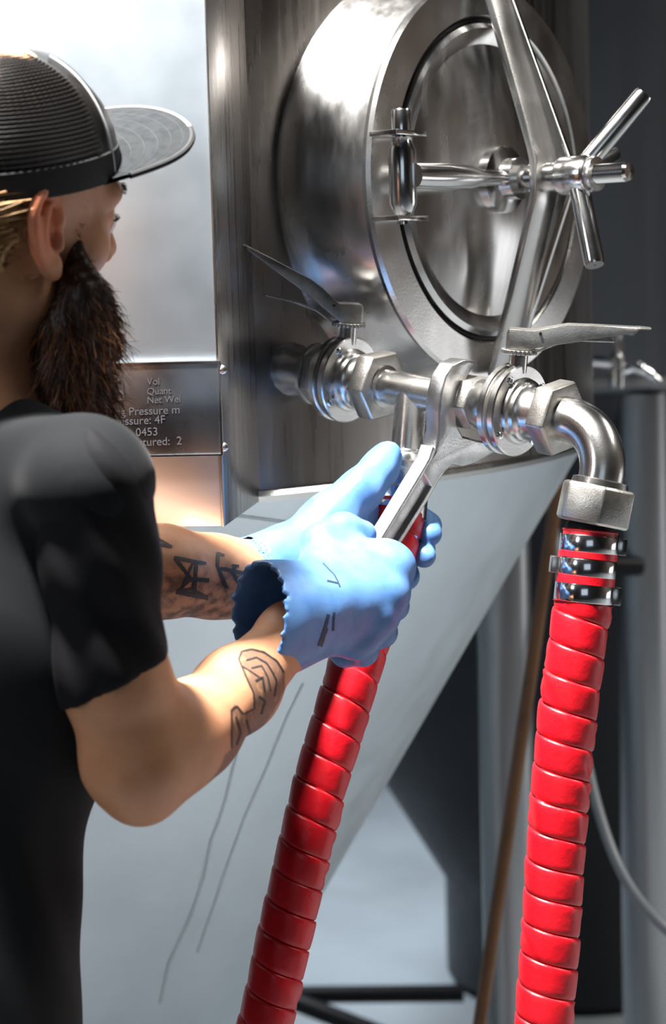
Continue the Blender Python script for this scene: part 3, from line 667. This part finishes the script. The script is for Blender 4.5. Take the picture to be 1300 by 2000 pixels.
# head
body.ell(HP(0, -.006, .045), A3, (.0765, .099, .086), .02).ell(HP(0, .038, -.020), A3, (.0535, .053, .076), .03)
for s_ in (-1, 1):
    body.cone(HP(.056 * s_, .0, -.055), HP(.014 * s_, .070, -.098), .016, .016, .03)
    body.ball(HP(.045 * s_, .056, -.020), .0175, .022)
    body.cone(HP(.012 * s_, .092, .020), HP(.046 * s_, .076, .022), .010, .010, .014)
    body.ball(HP(.036 * s_, .102, -.001), .0165, .012, 'sub')
    body.ball(HP(.033 * s_, .0765, -.002), .0128, .003)
    body.cone(HP(.021 * s_, .085, .0055), HP(.045 * s_, .077, .0045), .0052, .0048, .004)      # upper lid
body.cone(HP(0, .094, .008), HP(0, .108, -.030), .007, .0105, .012).ball(HP(.010, .101, -.034), .007, .006).ball(HP(-.010, .101, -.034), .007, .006)
body.cone(HP(-.014, .083, -.062), HP(.014, .083, -.062), .008, .008, .01)
# ears
def ear(s):
    eb = nrm(-hf * .93 + hr * s * .36 - hu * .08); eu = nrm(hu - hf * .16); eu = nrm(eu - eb * (eu @ eb)); en = np.cross(eu, eb) * (-s); o = HP(.0735 * s, .010, .000)
    def E(b, u, n=0): return o + eb * b + eu * u + en * n
    en = nrm(en) if en @ hr * s > 0 or True else en
    B3 = np.stack([eb, eu, nrm(np.cross(eb, eu))])
    nn = B3[2] if B3[2] @ hr * s > 0 else -B3[2]
    def E(b, u, n=0): return o + eb * b + eu * u + nn * n
    body.ell(E(.016, .002, -.004), B3, (.017, .028, .0035), .005)
    hel = spline([E(.004, .004, .003), E(.003, .018, .003), E(.010, .030, .002), E(.021, .0325, .0015), E(.031, .024, .001), E(.034, .008, .001), E(.030, -.009, .000), E(.022, -.021, .000), E(.013, -.029, -.001)], 3)
    body.chain(hel, [.0040] * len(hel), .0035)
    anti = spline([E(.015, .020, .001), E(.023, .010, .002), E(.023, -.004, .002), E(.016, -.014, .002)], 3)
    body.chain(anti, [.0034] * len(anti), .004)
    body.cone(E(.010, -.024, 0), E(.008, -.031, -.001), .0072, .0062, .008)
    body.cone(E(.004, -.004, .003), E(.005, -.011, .003), .0042, .0042, .004)
    body.ball(E(.012, -.004, .004), .0072, .004, 'sub')
ear(1); ear(-1)
# neck, trunk
body.cone(HP(0, -.030, -.045), NB - Z * .02, .056, .060, .03)
body.cone(NB - Z * .045, SR - br * .04 - Z * .01, .036, .030, .03).cone(NB - Z * .045, SL + br * .04 - Z * .01, .036, .030, .03)
def trunk(F, grow, k=.06):
    T3_ = np.stack([br, bf, Z])
    F.ell(chest - Z * .03 - bf * .012, T3_, (.146 + grow, .096 + grow, .19), k).ell((chest + waist) / 2 - Z * .03 - np.array([.020, 0, 0]), T3_, (.112 + grow, .084 + grow, .17), k * .6)
    F.ell(waist - Z * .07, T3_, (.112 + grow, .084 + grow, .24), k)
trunk(body, -.016); body.ell(hips, np.stack([br, bf, Z]), (.120, .080, .12), .05)
# right arm (nearer)
body.chain([SR, P(222, 1325, 1.505), P(258, 1490, 1.52)], [.034, .0345, .0325], .02)
body.cone(P(258, 1490, 1.52), P(276, 1552, 1.528), .030, .0210, .028)             # point of the elbow
body.chain([P(284, 1486, 1.525), P(340, 1448, 1.55), P(373, 1425, 1.588), P(463, 1346, 1.655), P(565, 1240, 1.738), P(625, 1190, 1.785)], [.036, .0355, .0345, .0308, .0240, .0240], .022)
body.cone(P(232, 1330, 1.505), P(300, 1420, 1.535), .026, .026, .03)               # biceps tendon into the crook
# left arm (farther)
body.chain([SL, SL * .35 + ELL * .65, ELL], [.034, .036, .036], .02)
body.chain([ELL, P(190, 1132, 1.745), P(315, 1116, 1.79), P(420, 1126, 1.825), P(495, 1134, 1.846), P(570, 1085, 1.868)], [.036, .0375, .0375, .0340, .0300, .0265], .02)
# legs
for s_ in (-1, 1):
    hp_ = hips + br * .075 * s_; body.chain([hp_ - Z * .05, hp_ * np.array([1, 1, 0]) + bf * .01 + Z * .50, hp_ * np.array([1, 1, 0]) - bf * .01 + Z * .10], [.075, .048, .036], .03)
V, F = body.mesh(np.array([-.62, 1.30, .06]), np.array([.06, 2.02, 1.80]), .0026, 1)
# pigment on the skin: ruddy ears and elbow, ink clouds on the far forearm, the shaded portrait on the near one
px = np.array([proj(p) for p in V]) if len(V) < 0 else None
v = V - CAM; d_ = v @ CF; X2 = 650 + FPX * (v @ CR) / d_; Y2 = 1000 - FPX * (v @ CU) / d_
def inpoly(x, y, poly):
    r = np.zeros(len(x), bool); n = len(poly)
    for i in range(n):
        (x1, y1), (x2, y2) = poly[i], poly[(i + 1) % n]; c = ((y1 > y) != (y2 > y)) & (x < (x2 - x1) * (y - y1) / ((y2 - y1) or 1e-9) + x1); r ^= c
    return r
hd = (V - H) @ A3.T
ruddy = np.clip(1 - np.linalg.norm((hd - np.array([.085, -.016, .006])) / np.array([.03, .03, .042]), axis=1), 0, 1) * 1.6
ruddy = np.clip(ruddy, 0, .75)
farm = (d_ > 1.72) & (X2 > 150) & (X2 < 520) & (Y2 > 980) & (Y2 < 1260)
cloud = farm * np.clip((Y2 - 1070) / 60, 0, 1) * np.clip((500 - X2) / 40, 0, 1) * .85
t1 = [(466, 1287), (471, 1272), (490, 1267), (515, 1273), (540, 1290), (556, 1312), (556, 1345), (540, 1380), (520, 1410), (505, 1440), (480, 1475), (445, 1512), (405, 1535), (410, 1512), (430, 1482), (452, 1462), (450, 1386), (460, 1378), (473, 1394), (496, 1384), (494, 1352), (479, 1322)]
fill = ((d_ > 1.54) & (d_ < 1.73) & inpoly(X2, Y2, t1)) * .85
man_body = field_obj('body', V, F, M['skin'], man, {'ruddy': ruddy, 'ink_cloud': cloud, 'ink_fill': fill})
from mathutils.bvhtree import BVHTree
bvh = BVHTree.FromPolygons([tuple(p) for p in V], [tuple(map(int, f)) for f in F])
def strokes(lines, name, dmin, dmax, lab, bvh=bvh, m=None, parent=None):
    b = MB()
    for pts, w in lines:
        pts = [np.array(p, float) for p in pts]; L = [0]
        for i in range(1, len(pts)): L.append(L[-1] + np.linalg.norm(pts[i] - pts[i - 1]))
        n = max(3, int(L[-1] / 4)); rows = []
        for i in range(n + 1):
            s = L[-1] * i / n; c = np.array([np.interp(s, L, [p[k] for p in pts]) for k in range(2)]); c2 = np.array([np.interp(min(s + 1, L[-1]), L, [p[k] for p in pts]) for k in range(2)]); c1 = np.array([np.interp(max(s - 1, 0), L, [p[k] for p in pts]) for k in range(2)])
            t = c2 - c1; t /= np.linalg.norm(t); nn = np.array([-t[1], t[0]]); ww = w * (.85 + .3 * random.random()); row = []
            for o in (-.5, 0, .5):
                q = c + nn * ww * o; hit = bvh.ray_cast(Vector(CAM), Vector(ray(*q))); row.append(None if hit[0] is None or not dmin < (np.array(hit[0]) - CAM) @ CF < dmax else np.array(hit[0]) + np.array(hit[1]) * (.0004 if hit[1].dot(Vector(ray(*q))) < 0 else -.0004))
            rows.append(row)
        for i in range(n):
            for k in range(2):
                q = [rows[i][k], rows[i][k + 1], rows[i + 1][k + 1], rows[i + 1][k]]
                if all(x is not None for x in q): b.add(q, [(0, 1, 2, 3)])
    return b.obj(name, m or M['ink'], parent or man_body, label=lab)
strokes([([(340, 1089), (402, 1101)], 7), ([(342, 1090), (372, 1130), (345, 1157)], 7), ([(383, 1098), (379, 1162)], 7), ([(366, 1131), (408, 1133)], 8), ([(343, 1155), (406, 1168)], 9), ([(376, 1100), (352, 1155)], 5), ([(344, 1154), (372, 1150), (404, 1166)], 6),
         ([(426, 1079), (424, 1104), (442, 1148)], 7), ([(424, 1080), (438, 1085)], 5), ([(430, 1110), (460, 1116), (494, 1124)], 7), ([(461, 1103), (453, 1117), (467, 1138)], 7), ([(452, 1104), (466, 1106)], 5),
         ([(284, 1040), (300, 1047), (334, 1068)], 5), ([(280, 1056), (300, 1062), (336, 1068)], 5), ([(292, 1044), (296, 1060)], 4)], 'tattoo', 1.70, 1.95, 'angular rune tattoos')
strokes([([(466, 1288), (471, 1273), (490, 1268), (515, 1274), (540, 1291), (554, 1313)], 3), ([(466, 1288), (480, 1322), (494, 1352), (497, 1384)], 3), ([(497, 1384), (475, 1395), (461, 1378), (451, 1386), (452, 1462)], 3), ([(480, 1290), (500, 1284), (520, 1295), (535, 1318)], 3), ([(490, 1305), (510, 1300), (522, 1322), (528, 1350)], 3), ([(498, 1330), (512, 1322), (516, 1352)], 4), ([(505, 1360), (518, 1370), (510, 1395)], 4), ([(470, 1300), (490, 1312), (505, 1322)], 2.5), ([(460, 1400), (470, 1430), (462, 1455)], 4), ([(480, 1405), (488, 1430), (475, 1460)], 4), ([(524, 1300), (540, 1330), (536, 1360)], 3), ([(548, 1243), (557, 1248), (556, 1253)], 2.5)], 'tattoo', 1.5, 1.76, 'round portrait tattoo')
# eyeballs, lashes
for s_ in (-1, 1):
    MB().lathe([(.0116 * math.sin(a), .0116 * math.cos(a)) for a in np.linspace(.02, 1.6, 10)], HP(.033 * s_, .0790, -.003), hf, n=20).obj('eye', M['eye'], man)
lash = MB()
for k in range(16):
    t = k / 15; a = HP(.023 + .023 * t, .090 - .010 * t * t, .001 - .002 * abs(t - .5)); lash.tube([a, a + hf * .003 + hr * .001 * t - hu * .0005, a + hf * .006 + hr * .002 * t + hu * .002], [.0004, .0003, .0001], 4)
lash.obj('eyelashes', M['beard'], man)

# --- t-shirt
sh = Field(); trunk(sh, .006)
sh.cone(NB - Z * .038, SR - br * .015 + Z * .004, .046, .044, .03).cone(NB - Z * .038, SL + br * .015 + Z * .004, .046, .044, .03)
sh.ball(SR, .044, .02).ball(SL, .044, .02)
sh.cone(HP(0, -.036, -.06), NB + Z * .0, .0605, .0645, .006, 'sub')                # neckline
sh.post.append(lambda q, d: d + .0022 * np.sin(38 * (q[:, 2] * 1.0 + q[:, 0] * .9 + .15 * np.sin(21 * q[:, 1]))) * np.sin(17 * q[:, 2] + 9 * q[:, 1]))
hemz = .93
sh.fn(lambda q: q[:, 2] - hemz, (waist[0], waist[1], hemz - 1), 1.0, .003, 'sub')
V, F = sh.mesh(np.array([-.64, 1.32, .88]), np.array([-.04, 2.0, 1.62]), .0042, 2)
shirt = field_obj('t_shirt', V, F, M['shirt'], man)
def sleeve(pts, rad, cut_p, cut_n, seed):
    f = Field(); f.chain(pts, rad, .02)
    n_ = nrm(cut_n); ax_ = nrm(pts[-1] - pts[0]); ux, uy, _ = frame(ax_)
    def fold(q, d):
        v = q - pts[0]; h = v @ ax_; a = np.arctan2(v @ uy, v @ ux)
        return d + .0017 * np.sin(3 * a + 46 * h + seed) * np.sin(24 * h + 2 * a) + .0012 * np.sin(7 * a + 70 * h)
    f.post.append(fold)
    f.post.append(lambda q, d: np.maximum(d, (q - cut_p) @ n_))
    f.post.append(lambda q, d: np.maximum(d, -np.maximum(d + .0055, -((q - cut_p) @ n_ + .016))))
    allp = np.array(pts); return f.mesh(allp.min(0) - .09, allp.max(0) + .09, .003, 2)
hem = P(218, 1336, 1.505)
V, F = sleeve([SR + Z * .002, P(194, 1100, 1.487), P(216, 1290, 1.50), P(226, 1400, 1.51)], [.0430, .0405, .0385, .0400], hem, nrm(P(226, 1400, 1.51) - P(200, 1150, 1.487)) + CRf * .42 - CFh * .12, 1.0)
field_obj('sleeve', V, F, M['sleeve'], shirt)
V, F = sleeve([SL + Z * .002, SL * .6 + ELL * .4, SL * .2 + ELL * .8], [.047, .045, .046], SL * .35 + ELL * .65, ELL - SL, 2.0)
field_obj('sleeve', V, F, M['sleeve'], shirt)
# rib collar
cp = []
cz = NB + Z * .012
for k in range(49):
    a = 2 * math.pi * k / 48; cp.append(cz + br * .066 * math.cos(a) + bf * (.066 * math.sin(a)) + Z * (-.012 * math.sin(a)))
MB().tube(cp, .0065, 10, caps=False).obj('collar', M['shirt'], shirt)

# --- trousers and boots (below the frame, they carry the figure)
tr = Field(); tr.ell(hips - Z * .02, np.stack([br, bf, Z]), (.132, .092, .12), .04)
for s_ in (-1, 1):
    h_ = hips + br * .075 * s_; g = h_ * np.array([1, 1, 0]); tr.chain([h_ - Z * .05, g + bf * .01 + Z * .5, g - bf * .01 + Z * .12], [.084, .062, .056], .02)
tr.fn(lambda q: q[:, 2] - .10, (hips[0], hips[1], -.9), 1.0, .003, 'sub'); tr.fn(lambda q: .965 - q[:, 2], (hips[0], hips[1], 1.965), 1.0, .003, 'sub')
V, F = tr.mesh(np.array([-.62, 1.3, .05]), np.array([-.04, 1.9, 1.0]), .010, 2); field_obj('trousers', V, F, M['denim'], man)
for s_ in (-1, 1):
    g = (hips + br * .085 * s_) * np.array([1, 1, 0]); b = Field(); b.cone(g - bf * .045 + Z * .04, g + bf * .15 + Z * .032, .045, .036, .02).cone(g - bf * .02 + Z * .04, g - bf * .012 + Z * .15, .046, .046, .03)
    b.fn(lambda q: q[:, 2] - .002, (g[0], g[1], -1), 1.0, .002, 'sub'); V, F = b.mesh(np.array([g[0] - .25, g[1] - .25, -.02]), np.array([g[0] + .25, g[1] + .25, .22]), .007, 2); field_obj('boot', V, F, M['boot'], man)

# --- gloves
def hand(palm_w, mcps, fingers, thumb, web, extra, rf=(.0165, .0138, .0124, .0112)):
    g = Field()
    for m in mcps: g.cone(palm_w, m, .0225, rf[0], .012)
    for a, b in zip(mcps[:-1], mcps[1:]): g.cone(a, b, rf[0] * .95, rf[0] * .95, .008)
    g.chain(*thumb, .010)
    for a, b, r1, r2 in web: g.cone(a, b, r1, r2, .014)
    for m, fg in zip(mcps, fingers): g.chain([m] + fg, list(rf[:1 + len(fg)]), .0045)
    extra(g); return g
def wrinkle(amp, s):
    return lambda q, d: d + amp * (np.sin(s * (q[:, 0] * 1.1 + q[:, 2] * .7)) * np.sin(s * .8 * (q[:, 1] - q[:, 2] * .6) + 1.3) + .5 * np.sin(s * 2.1 * (q[:, 0] * .4 - q[:, 2] + q[:, 1])))
# right hand on the wrench
Wr = P(636, 1180, 1.773); MC = [P(766, 1106, 1.800), P(756, 1158, 1.788), P(732, 1206, 1.781), P(700, 1246, 1.778)]
FG = [[P(778, 1120, 1.848), P(735, 1140, 1.868), P(700, 1122, 1.858)], [P(768, 1182, 1.838), P(722, 1194, 1.858), P(686, 1172, 1.848)], [P(744, 1234, 1.830), P(702, 1246, 1.848), P(668, 1222, 1.838)], [P(708, 1270, 1.824), P(674, 1276, 1.838), P(645, 1250, 1.829)]]
op_c = P(510, 1230, 1.712); op_n = nrm(CRf * .92 + CFh * .42 - Z * .10)           # mouth of the cuff and the direction into it
cu_e = P(690, 1172, 1.788)
cx, cy, _ = frame(op_n)
def jag(q):
    v = q - op_c; a = np.arctan2(v @ cy, v @ cx); return v @ op_n + .0016 * np.sin(23 * a) + .0012 * np.sin(41 * a + 1) + .004 * np.sin(2 * a + .6)
def extra_r(g):
    A_ = op_c - op_n * .03; dv = cu_e - A_; ro = lambda t: .0575 - .0205 * t
    g.cone(A_, cu_e, ro(0), ro(1), .020)
    g.cone(A_ - dv * .2, A_ + dv * .43, ro(-.2) - .0042, ro(.43) - .0045, .003, 'sub')
    for i, m in enumerate(MC): g.cone(m * .75 + Wr * .25 - CFh * .004, m - CFh * .006, .008, .012, .012)
    g.post.append(wrinkle(.00045, 70)); g.post.append(lambda q, d: np.maximum(d, -jag(q)))
th = ([P(628, 1128, 1.788), P(630, 1062, 1.808), P(668, 1038, 1.822), P(706, 1044, 1.832)], [.0205, .0180, .0155, .0135])
g = hand(Wr, MC, FG, th, [(P(640, 1120, 1.788), MC[0], .020, .0165), (P(660, 1085, 1.804), P(745, 1090, 1.804), .0165, .0150)], extra_r)
V, F = g.mesh(P(600, 1180, 1.786) - .15, P(640, 1180, 1.786) + .15, .0019, 2)
gl = field_obj('glove', V, F, M['glove'], man, label='blue gauntlet glove gripping the wrench, cuff open')
def tree(V, F): return BVHTree.FromPolygons([tuple(p) for p in V], [tuple(map(int, f)) for f in F])
for st_ in ([([(638, 1134), (661, 1139), (663, 1146)], 3), ([(661, 1139), (652, 1122), (630, 1100)], 2.5), ([(641, 1200), (636, 1222), (630, 1240)], 6), ([(636, 1226), (624, 1262)], 9), ([(652, 1196), (650, 1232)], 4)]): strokes([st_], 'smear', 1.5, 1.95, 'dark smear', tree(V, F), M['smear'], gl)
# left hand round the hose end
Wl = P(560, 1088, 1.868); ML = [P(736, 985, 1.972), P(730, 1030, 1.968), P(715, 1076, 1.962), P(700, 1116, 1.955)]
FL = [[P(800, 1000, 1.998), P(834, 1026, 1.984), P(840, 1043, 1.952)], [P(796, 1052, 1.994), P(824, 1072, 1.978), P(828, 1087, 1.946)], [P(775, 1104, 1.984), P(792, 1126, 1.966), P(782, 1136, 1.938)], [P(752, 1150, 1.972), P(768, 1168, 1.952), P(760, 1180, 1.928)]]
def extra_l(g):
    a, b = P(486, 1122, 1.844), P(600, 1082, 1.876); n_ = nrm(b - a)
    g.cone(a - n_ * .02, b, .0365, .030, .014); g.cone(a - n_ * .04, a + n_ * .02, .0335, .0312, .003, 'sub')
    g.post.append(wrinkle(.0006, 110)); g.post.append(lambda q, d: np.maximum(d, -((q - a) @ n_ + .0014 * np.sin(700 * q[:, 2]))))
g = hand(Wl, ML, FL, ([P(625, 1030, 1.882), P(704, 956, 1.898), P(742, 915, 1.912), P(756, 891, 1.918)], [.0235, .0195, .0158, .0145]), [(P(640, 1020, 1.885), ML[0], .024, .018), (P(650, 1040, 1.89), ML[2], .022, .017)], extra_l)
V, F = g.mesh(P(660, 1040, 1.90) - .15, P(690, 1040, 1.90) + .15, .0019, 2)
gl = field_obj('glove', V, F, M['glove'], man, label='blue glove holding the hose end, thumb up')
cn = [o for o in tank.children if o.name.startswith('tank_cone')][0]
cbv = BVHTree.FromPolygons([tuple(np.array(v.co) + T3) for v in cn.data.vertices], [tuple(p.vertices) for p in cn.data.polygons])
M['drip'] = mat('dried_drip', (.50, .55, .58), .55, .7)
for ln, w in (([(462, 1470), (440, 1560), (428, 1600), (412, 1640), (398, 1710), (372, 1790), (330, 1880), (312, 1960)], 5), ([(592, 1335), (560, 1400), (520, 1500), (480, 1590), (450, 1670), (420, 1760), (385, 1860)], 4), ([(300, 975), (380, 992), (470, 1008), (560, 1020)], 6), ([(602, 985), (590, 1030)], 4)):
    strokes([(ln, w)], 'drip_streak', 1.2, 2.6, None, cbv, M['drip'], cn)
print('wrench end', proj(wr_c + ps * WP(694, 1167)[0] + pu * WP(694, 1167)[1]), 'at 737', proj(wr_c + ps * WP(737, 1065)[0] + pu * WP(737, 1065)[1]))

# --- cap
def capaxes(p): 
    f = hf * math.cos(p) + hu * math.sin(p); u = np.cross(hr, f); return hr, f, u
kr, kf, ku = capaxes(math.radians(7)); K0 = HP(0, -.004, .027)
KA, KB, KH = .0845, .106, .101
def crown(al, t, g=0.0):
    """al: angle from the right side towards the front; t: 0 at the band, pi/2 at the button"""
    c = max(0.0, math.cos(t)) ** .86; s = math.sin(t) ** .95
    return K0 + kr * ((KA + g) * c * math.cos(al)) + kf * ((KB + g) * c * math.sin(al)) + ku * ((KH + g) * s)
b = MB(); rings = []; nr_ = 128; na = 192
for i in range(nr_ + 1):
    t = (math.pi / 2 - .03) * i / nr_; rings.append([])
    for k in range(na):
        al = 2 * math.pi * k / na
        front = math.sin(al) > .50
        seam = min(abs(((al - s_ + math.pi) % (2 * math.pi)) - math.pi) for s_ in [math.radians(a) for a in (30, 90, 150, 210, 270, 330)])
        g = ((.0006 if i % 3 else -.0008) + (.0005 if k % 2 else -.0005) if not front and t > .2 else 0.0) + .0012 * math.exp(-(seam / .05) ** 2) + .0008 * math.sin(5 * al + 7 * t)
        rings[-1].append(crown(al, t, g))
b.loft(rings, caps=True); cap = b.obj('cap', M['cap'], man, angle=70, label='black mesh snapback cap')
b = MB(); b.loft([[crown(2 * math.pi * k / 96, t, g) for k in range(96)] for t, g in ((-.0, -.002), (-.0, .0012), (.02, .002), (.19, .0017), (.20, .0008), (.20, -.002))], caps=False).obj('sweatband', M['capband'], cap)
for a in (330, 270, 210):      # seam tapes between the mesh panels
    al = math.radians(a); b = MB(); st = []
    for i in range(20):
        t = .2 + 1.30 * i / 19; w = .035 / max(.12, math.cos(t)) * .8
        st.append([crown(al - w, t, .0008), crown(al - w, t, .0018), crown(al + w, t, .0018), crown(al + w, t, .0008)])
    b.loft(st).obj('seam_tape', M['capband'], cap)
MB().lathe([(.001, .004), (.006, .0035), (.0085, .001), (.0085, -.003)], crown(0, math.pi / 2 - .001), ku, n=20).obj('button', M['white'], cap)
b = MB(); b.tube([crown(math.radians(41) + .25 * (t / 1.5) ** 2, t, .0010) for t in np.linspace(.02, 1.1, 24)], .0012, 8).obj('rim_lit_piping', M['white'], cap)  # thin white line carrying the rim light along the crown edge
# bill: root follows the crown, outer edge is a broad arc; it leans to the right with the head
rb_ = math.radians(3); br_ = kr * math.cos(rb_) - ku * math.sin(rb_); bu_ = ku * math.cos(rb_) + kr * math.sin(rb_)
pb_ = math.radians(7); bf_ = kf * math.cos(pb_) + bu_ * math.sin(pb_); bu2 = np.cross(br_, bf_)
def bill(s, t, n):
    a = math.radians(90 - 58 * s); root = np.array([KA * math.cos(a), KB * math.sin(a)]) * .99
    out = np.array([.082 * math.sin(math.radians(90) * s), .072 + .100 * max(0, math.cos(math.radians(90) * s)) ** .62]); out[1] = max(out[1], root[1])
    q = root * (1 - t) + out * t; camber = -.010 * (q[0] / .085) ** 2 + .006 * t
    return K0 + br_ * q[0] + bf_ * q[1] + bu2 * (camber + n + .004)
NS, NT = 48, 14
b = MB(); V = []; F = []
for lay, n in ((0, .0017), (1, -.0017)):
    for i in range(NS + 1):
        for k in range(NT + 1): V.append(bill(-1 + 2 * i / NS, k / NT, n * (1 if k < NT else .6)))
ix = lambda l, i, k: l * (NS + 1) * (NT + 1) + i * (NT + 1) + k
for i in range(NS):
    for k in range(NT):
        F.append((ix(0, i, k), ix(0, i + 1, k), ix(0, i + 1, k + 1), ix(0, i, k + 1))); F.append((ix(1, i, k), ix(1, i, k + 1), ix(1, i + 1, k + 1), ix(1, i + 1, k)))
    F.append((ix(0, i, NT), ix(0, i + 1, NT), ix(1, i + 1, NT), ix(1, i, NT))); F.append((ix(0, i, 0), ix(1, i, 0), ix(1, i + 1, 0), ix(0, i + 1, 0)))
b.add(V, F); bl = b.obj('bill', M['bill'], cap, label='flat grey bill with stitched rows')
MB().tube([bill(s, 1, 0) for s in np.linspace(-1, .30, 40)], .0021, 8).obj('bill_edge', M['white'], bl) if False else None
for nm, m_, s0, s1, r_ in (('lit_shaded_binding', 'capband', .36, 1.0, .0026), ('lit_shaded_binding', 'white', -1.0, .36, .0019)):  # dark near half, white far half: shaded and lit edge put into colour
    MB().tube([bill(s, 1, 0) for s in np.linspace(s0, s1, 40)], r_, 8).obj(nm, M[m_], cap)
for t in (.18, .36, .54, .72, .88):
    MB().tube([bill(s, t, .0016) for s in np.linspace(-.97, .97, 50)], .00035, 4).obj('stitching', M['capband'], cap)

# --- hair: a brown base and blond strands swept back under the cap
hb = Field()
def hs(th, u, off):      # th measured from the right side towards the back
    k = math.sqrt(max(.05, 1 - ((u - .045) / .098) ** 2)) if u < .045 else 1
    return HP((.0765 * k + off) * math.cos(th), -.006 - (.099 * k + off) * math.sin(th), u)
for a in range(14, 190, 11):
    th = math.radians(a)
    hb.cone(hs(th, .040, -.003), hs(th, -.022 - .028 * min(1, (a - 10) / 50), -.003), .0095, .0075, .012)
V, F = hb.mesh(H - .16, H + .16, .003, 2)
hair = field_obj('hair', V, F, M['hairbase'], man, label='dark blond hair swept back under the cap')
def strand(b, pts, r0, r1=.0001, n=3):
    m = len(pts); b.tube(pts, [r0 + (r1 - r0) * (i / (m - 1)) ** 1.5 for i in range(m)], n, caps=False)
sb = MB(); rng = random.Random(4)
for k in range(1700):
    a0 = rng.uniform(8, 100); u0 = rng.uniform(-.034, .034); off = rng.uniform(.004, .011) + (.006 if rng.random() < .06 else 0); dl = rng.uniform(25, 60); du = rng.uniform(-.030, -.008); pts = []
    wv = rng.uniform(-.003, .003)
    for i in range(7):
        t = i / 6; pts.append(hs(math.radians(a0 + dl * t), u0 + du * t ** 1.2 + wv * math.sin(3.1 * t), off + .002 * math.sin(2.5 * t + k)))
    strand(sb, pts, rng.uniform(.00028, .00055))
sb = sb.obj('strands', M['blond'], hair, angle=80); sb['kind'] = 'stuff'
loop = [HP(.079, -.014, .012), HP(.083, -.030, .000), HP(.084, -.044, -.012), HP(.080, -.044, -.026), HP(.079, -.026, -.034), HP(.077, -.010, -.033)]
sb2 = MB()
for k in range(7): sb2.tube([p + np.array([rng.uniform(-1, 1), rng.uniform(-1, 1), rng.uniform(-1, 1)]) * .0012 for p in spline(loop, 5)], .0004, 3, caps=False)
sb2.obj('loose_lock', M['blond'], hair)

# --- beard
bd = Field(); J = hr * .0 + CFh * .02
pts = [P(172, 430, 1.540), P(172, 530, 1.548), P(162, 585, 1.556), P(149, 640, 1.565), P(134, 735, 1.575), P(126, 800, 1.585), P(120, 850, 1.59)]; rad = [.003, .0075, .0160, .0240, .0255, .0280, .0200]
bd.chain([HP(.0600, .036, .028), HP(.0535, .038, .004), HP(.0530, .040, -.022), pts[2]], [.0050, .0062, .0085, .016], .010); bd.chain(pts[2:], rad[2:], .012); bd.chain([p + J * min(1, .5 + .12 * i) for i, p in enumerate(pts[2:])], [r * .95 for r in rad[2:]], .02)
bd.cone(HP(-.02, .080, -.052), HP(.022, .076, -.056), .012, .012, .012)
bd.post.append(lambda q, d: d + .0012 * np.sin(420 * (q[:, 0] - q[:, 1]) + 3 * np.sin(60 * q[:, 2])) + .0010 * np.sin(260 * (q[:, 0] + q[:, 1]) + 40 * q[:, 2]))
V, F = bd.mesh(P(140, 640, 1.58) - .22, P(140, 640, 1.58) + .22, .0026, 1)
beard = field_obj('beard', V, F, M['beard'], man, label='long dark auburn beard')
fn = np.zeros_like(V); n_ = np.cross(V[F[:, 1]] - V[F[:, 0]], V[F[:, 3]] - V[F[:, 0]]); n_ /= np.linalg.norm(n_, axis=1)[:, None] + 1e-12
for a in range(4):
    for k in range(3): fn[:, k] += np.bincount(F[:, a], n_[:, k], len(V))
fn /= np.linalg.norm(fn, axis=1)[:, None] + 1e-12
cv = (V[F].mean(1) - V[F].mean(0).mean(0)); 
if (fn * (V - V.mean(0))).sum(1).mean() < 0: fn = -fn
s1, s2 = MB(), MB(); rs = np.random.RandomState(5)
idx = rs.choice(len(V), 5200)
for i in idx:
    p, n = V[i], fn[i]; ln = rs.uniform(.008, .026) * min(1, max(.22, (P(160, 500, 1.55)[2] - p[2]) / .05)); d0 = nrm(n * rs.uniform(.15, .75) - Z * 1.0 + rs.randn(3) * .28 + hf * .15); d1 = nrm(d0 - Z * .4 + rs.randn(3) * .35)
    strand(s1 if rs.rand() < .5 else s2, [p - n * .001, p + d0 * ln * .5, p + d0 * ln * .5 + d1 * ln * .5], rs.uniform(.00022, .00040))
s1.obj('strands', M['beard'], beard, angle=80)['kind'] = 'stuff'; s2.obj('strands', M['beard_light'], beard, angle=80)['kind'] = 'stuff'
# eyebrow
eb_ = MB()
for k in range(60):
    t = k / 59; s_ = .016 + .036 * t; a = HP(s_, .0985 - .018 * t * t, .021 + .004 * math.sin(3 * t) + rs.uniform(-.002, .002)); strand(eb_, [a, a + hr * .003 + hf * .0018 + hu * .0012, a + hr * .007 + hf * .001 + hu * .0008], .0003)
eb_.obj('eyebrow', M['beard'], man, angle=80)
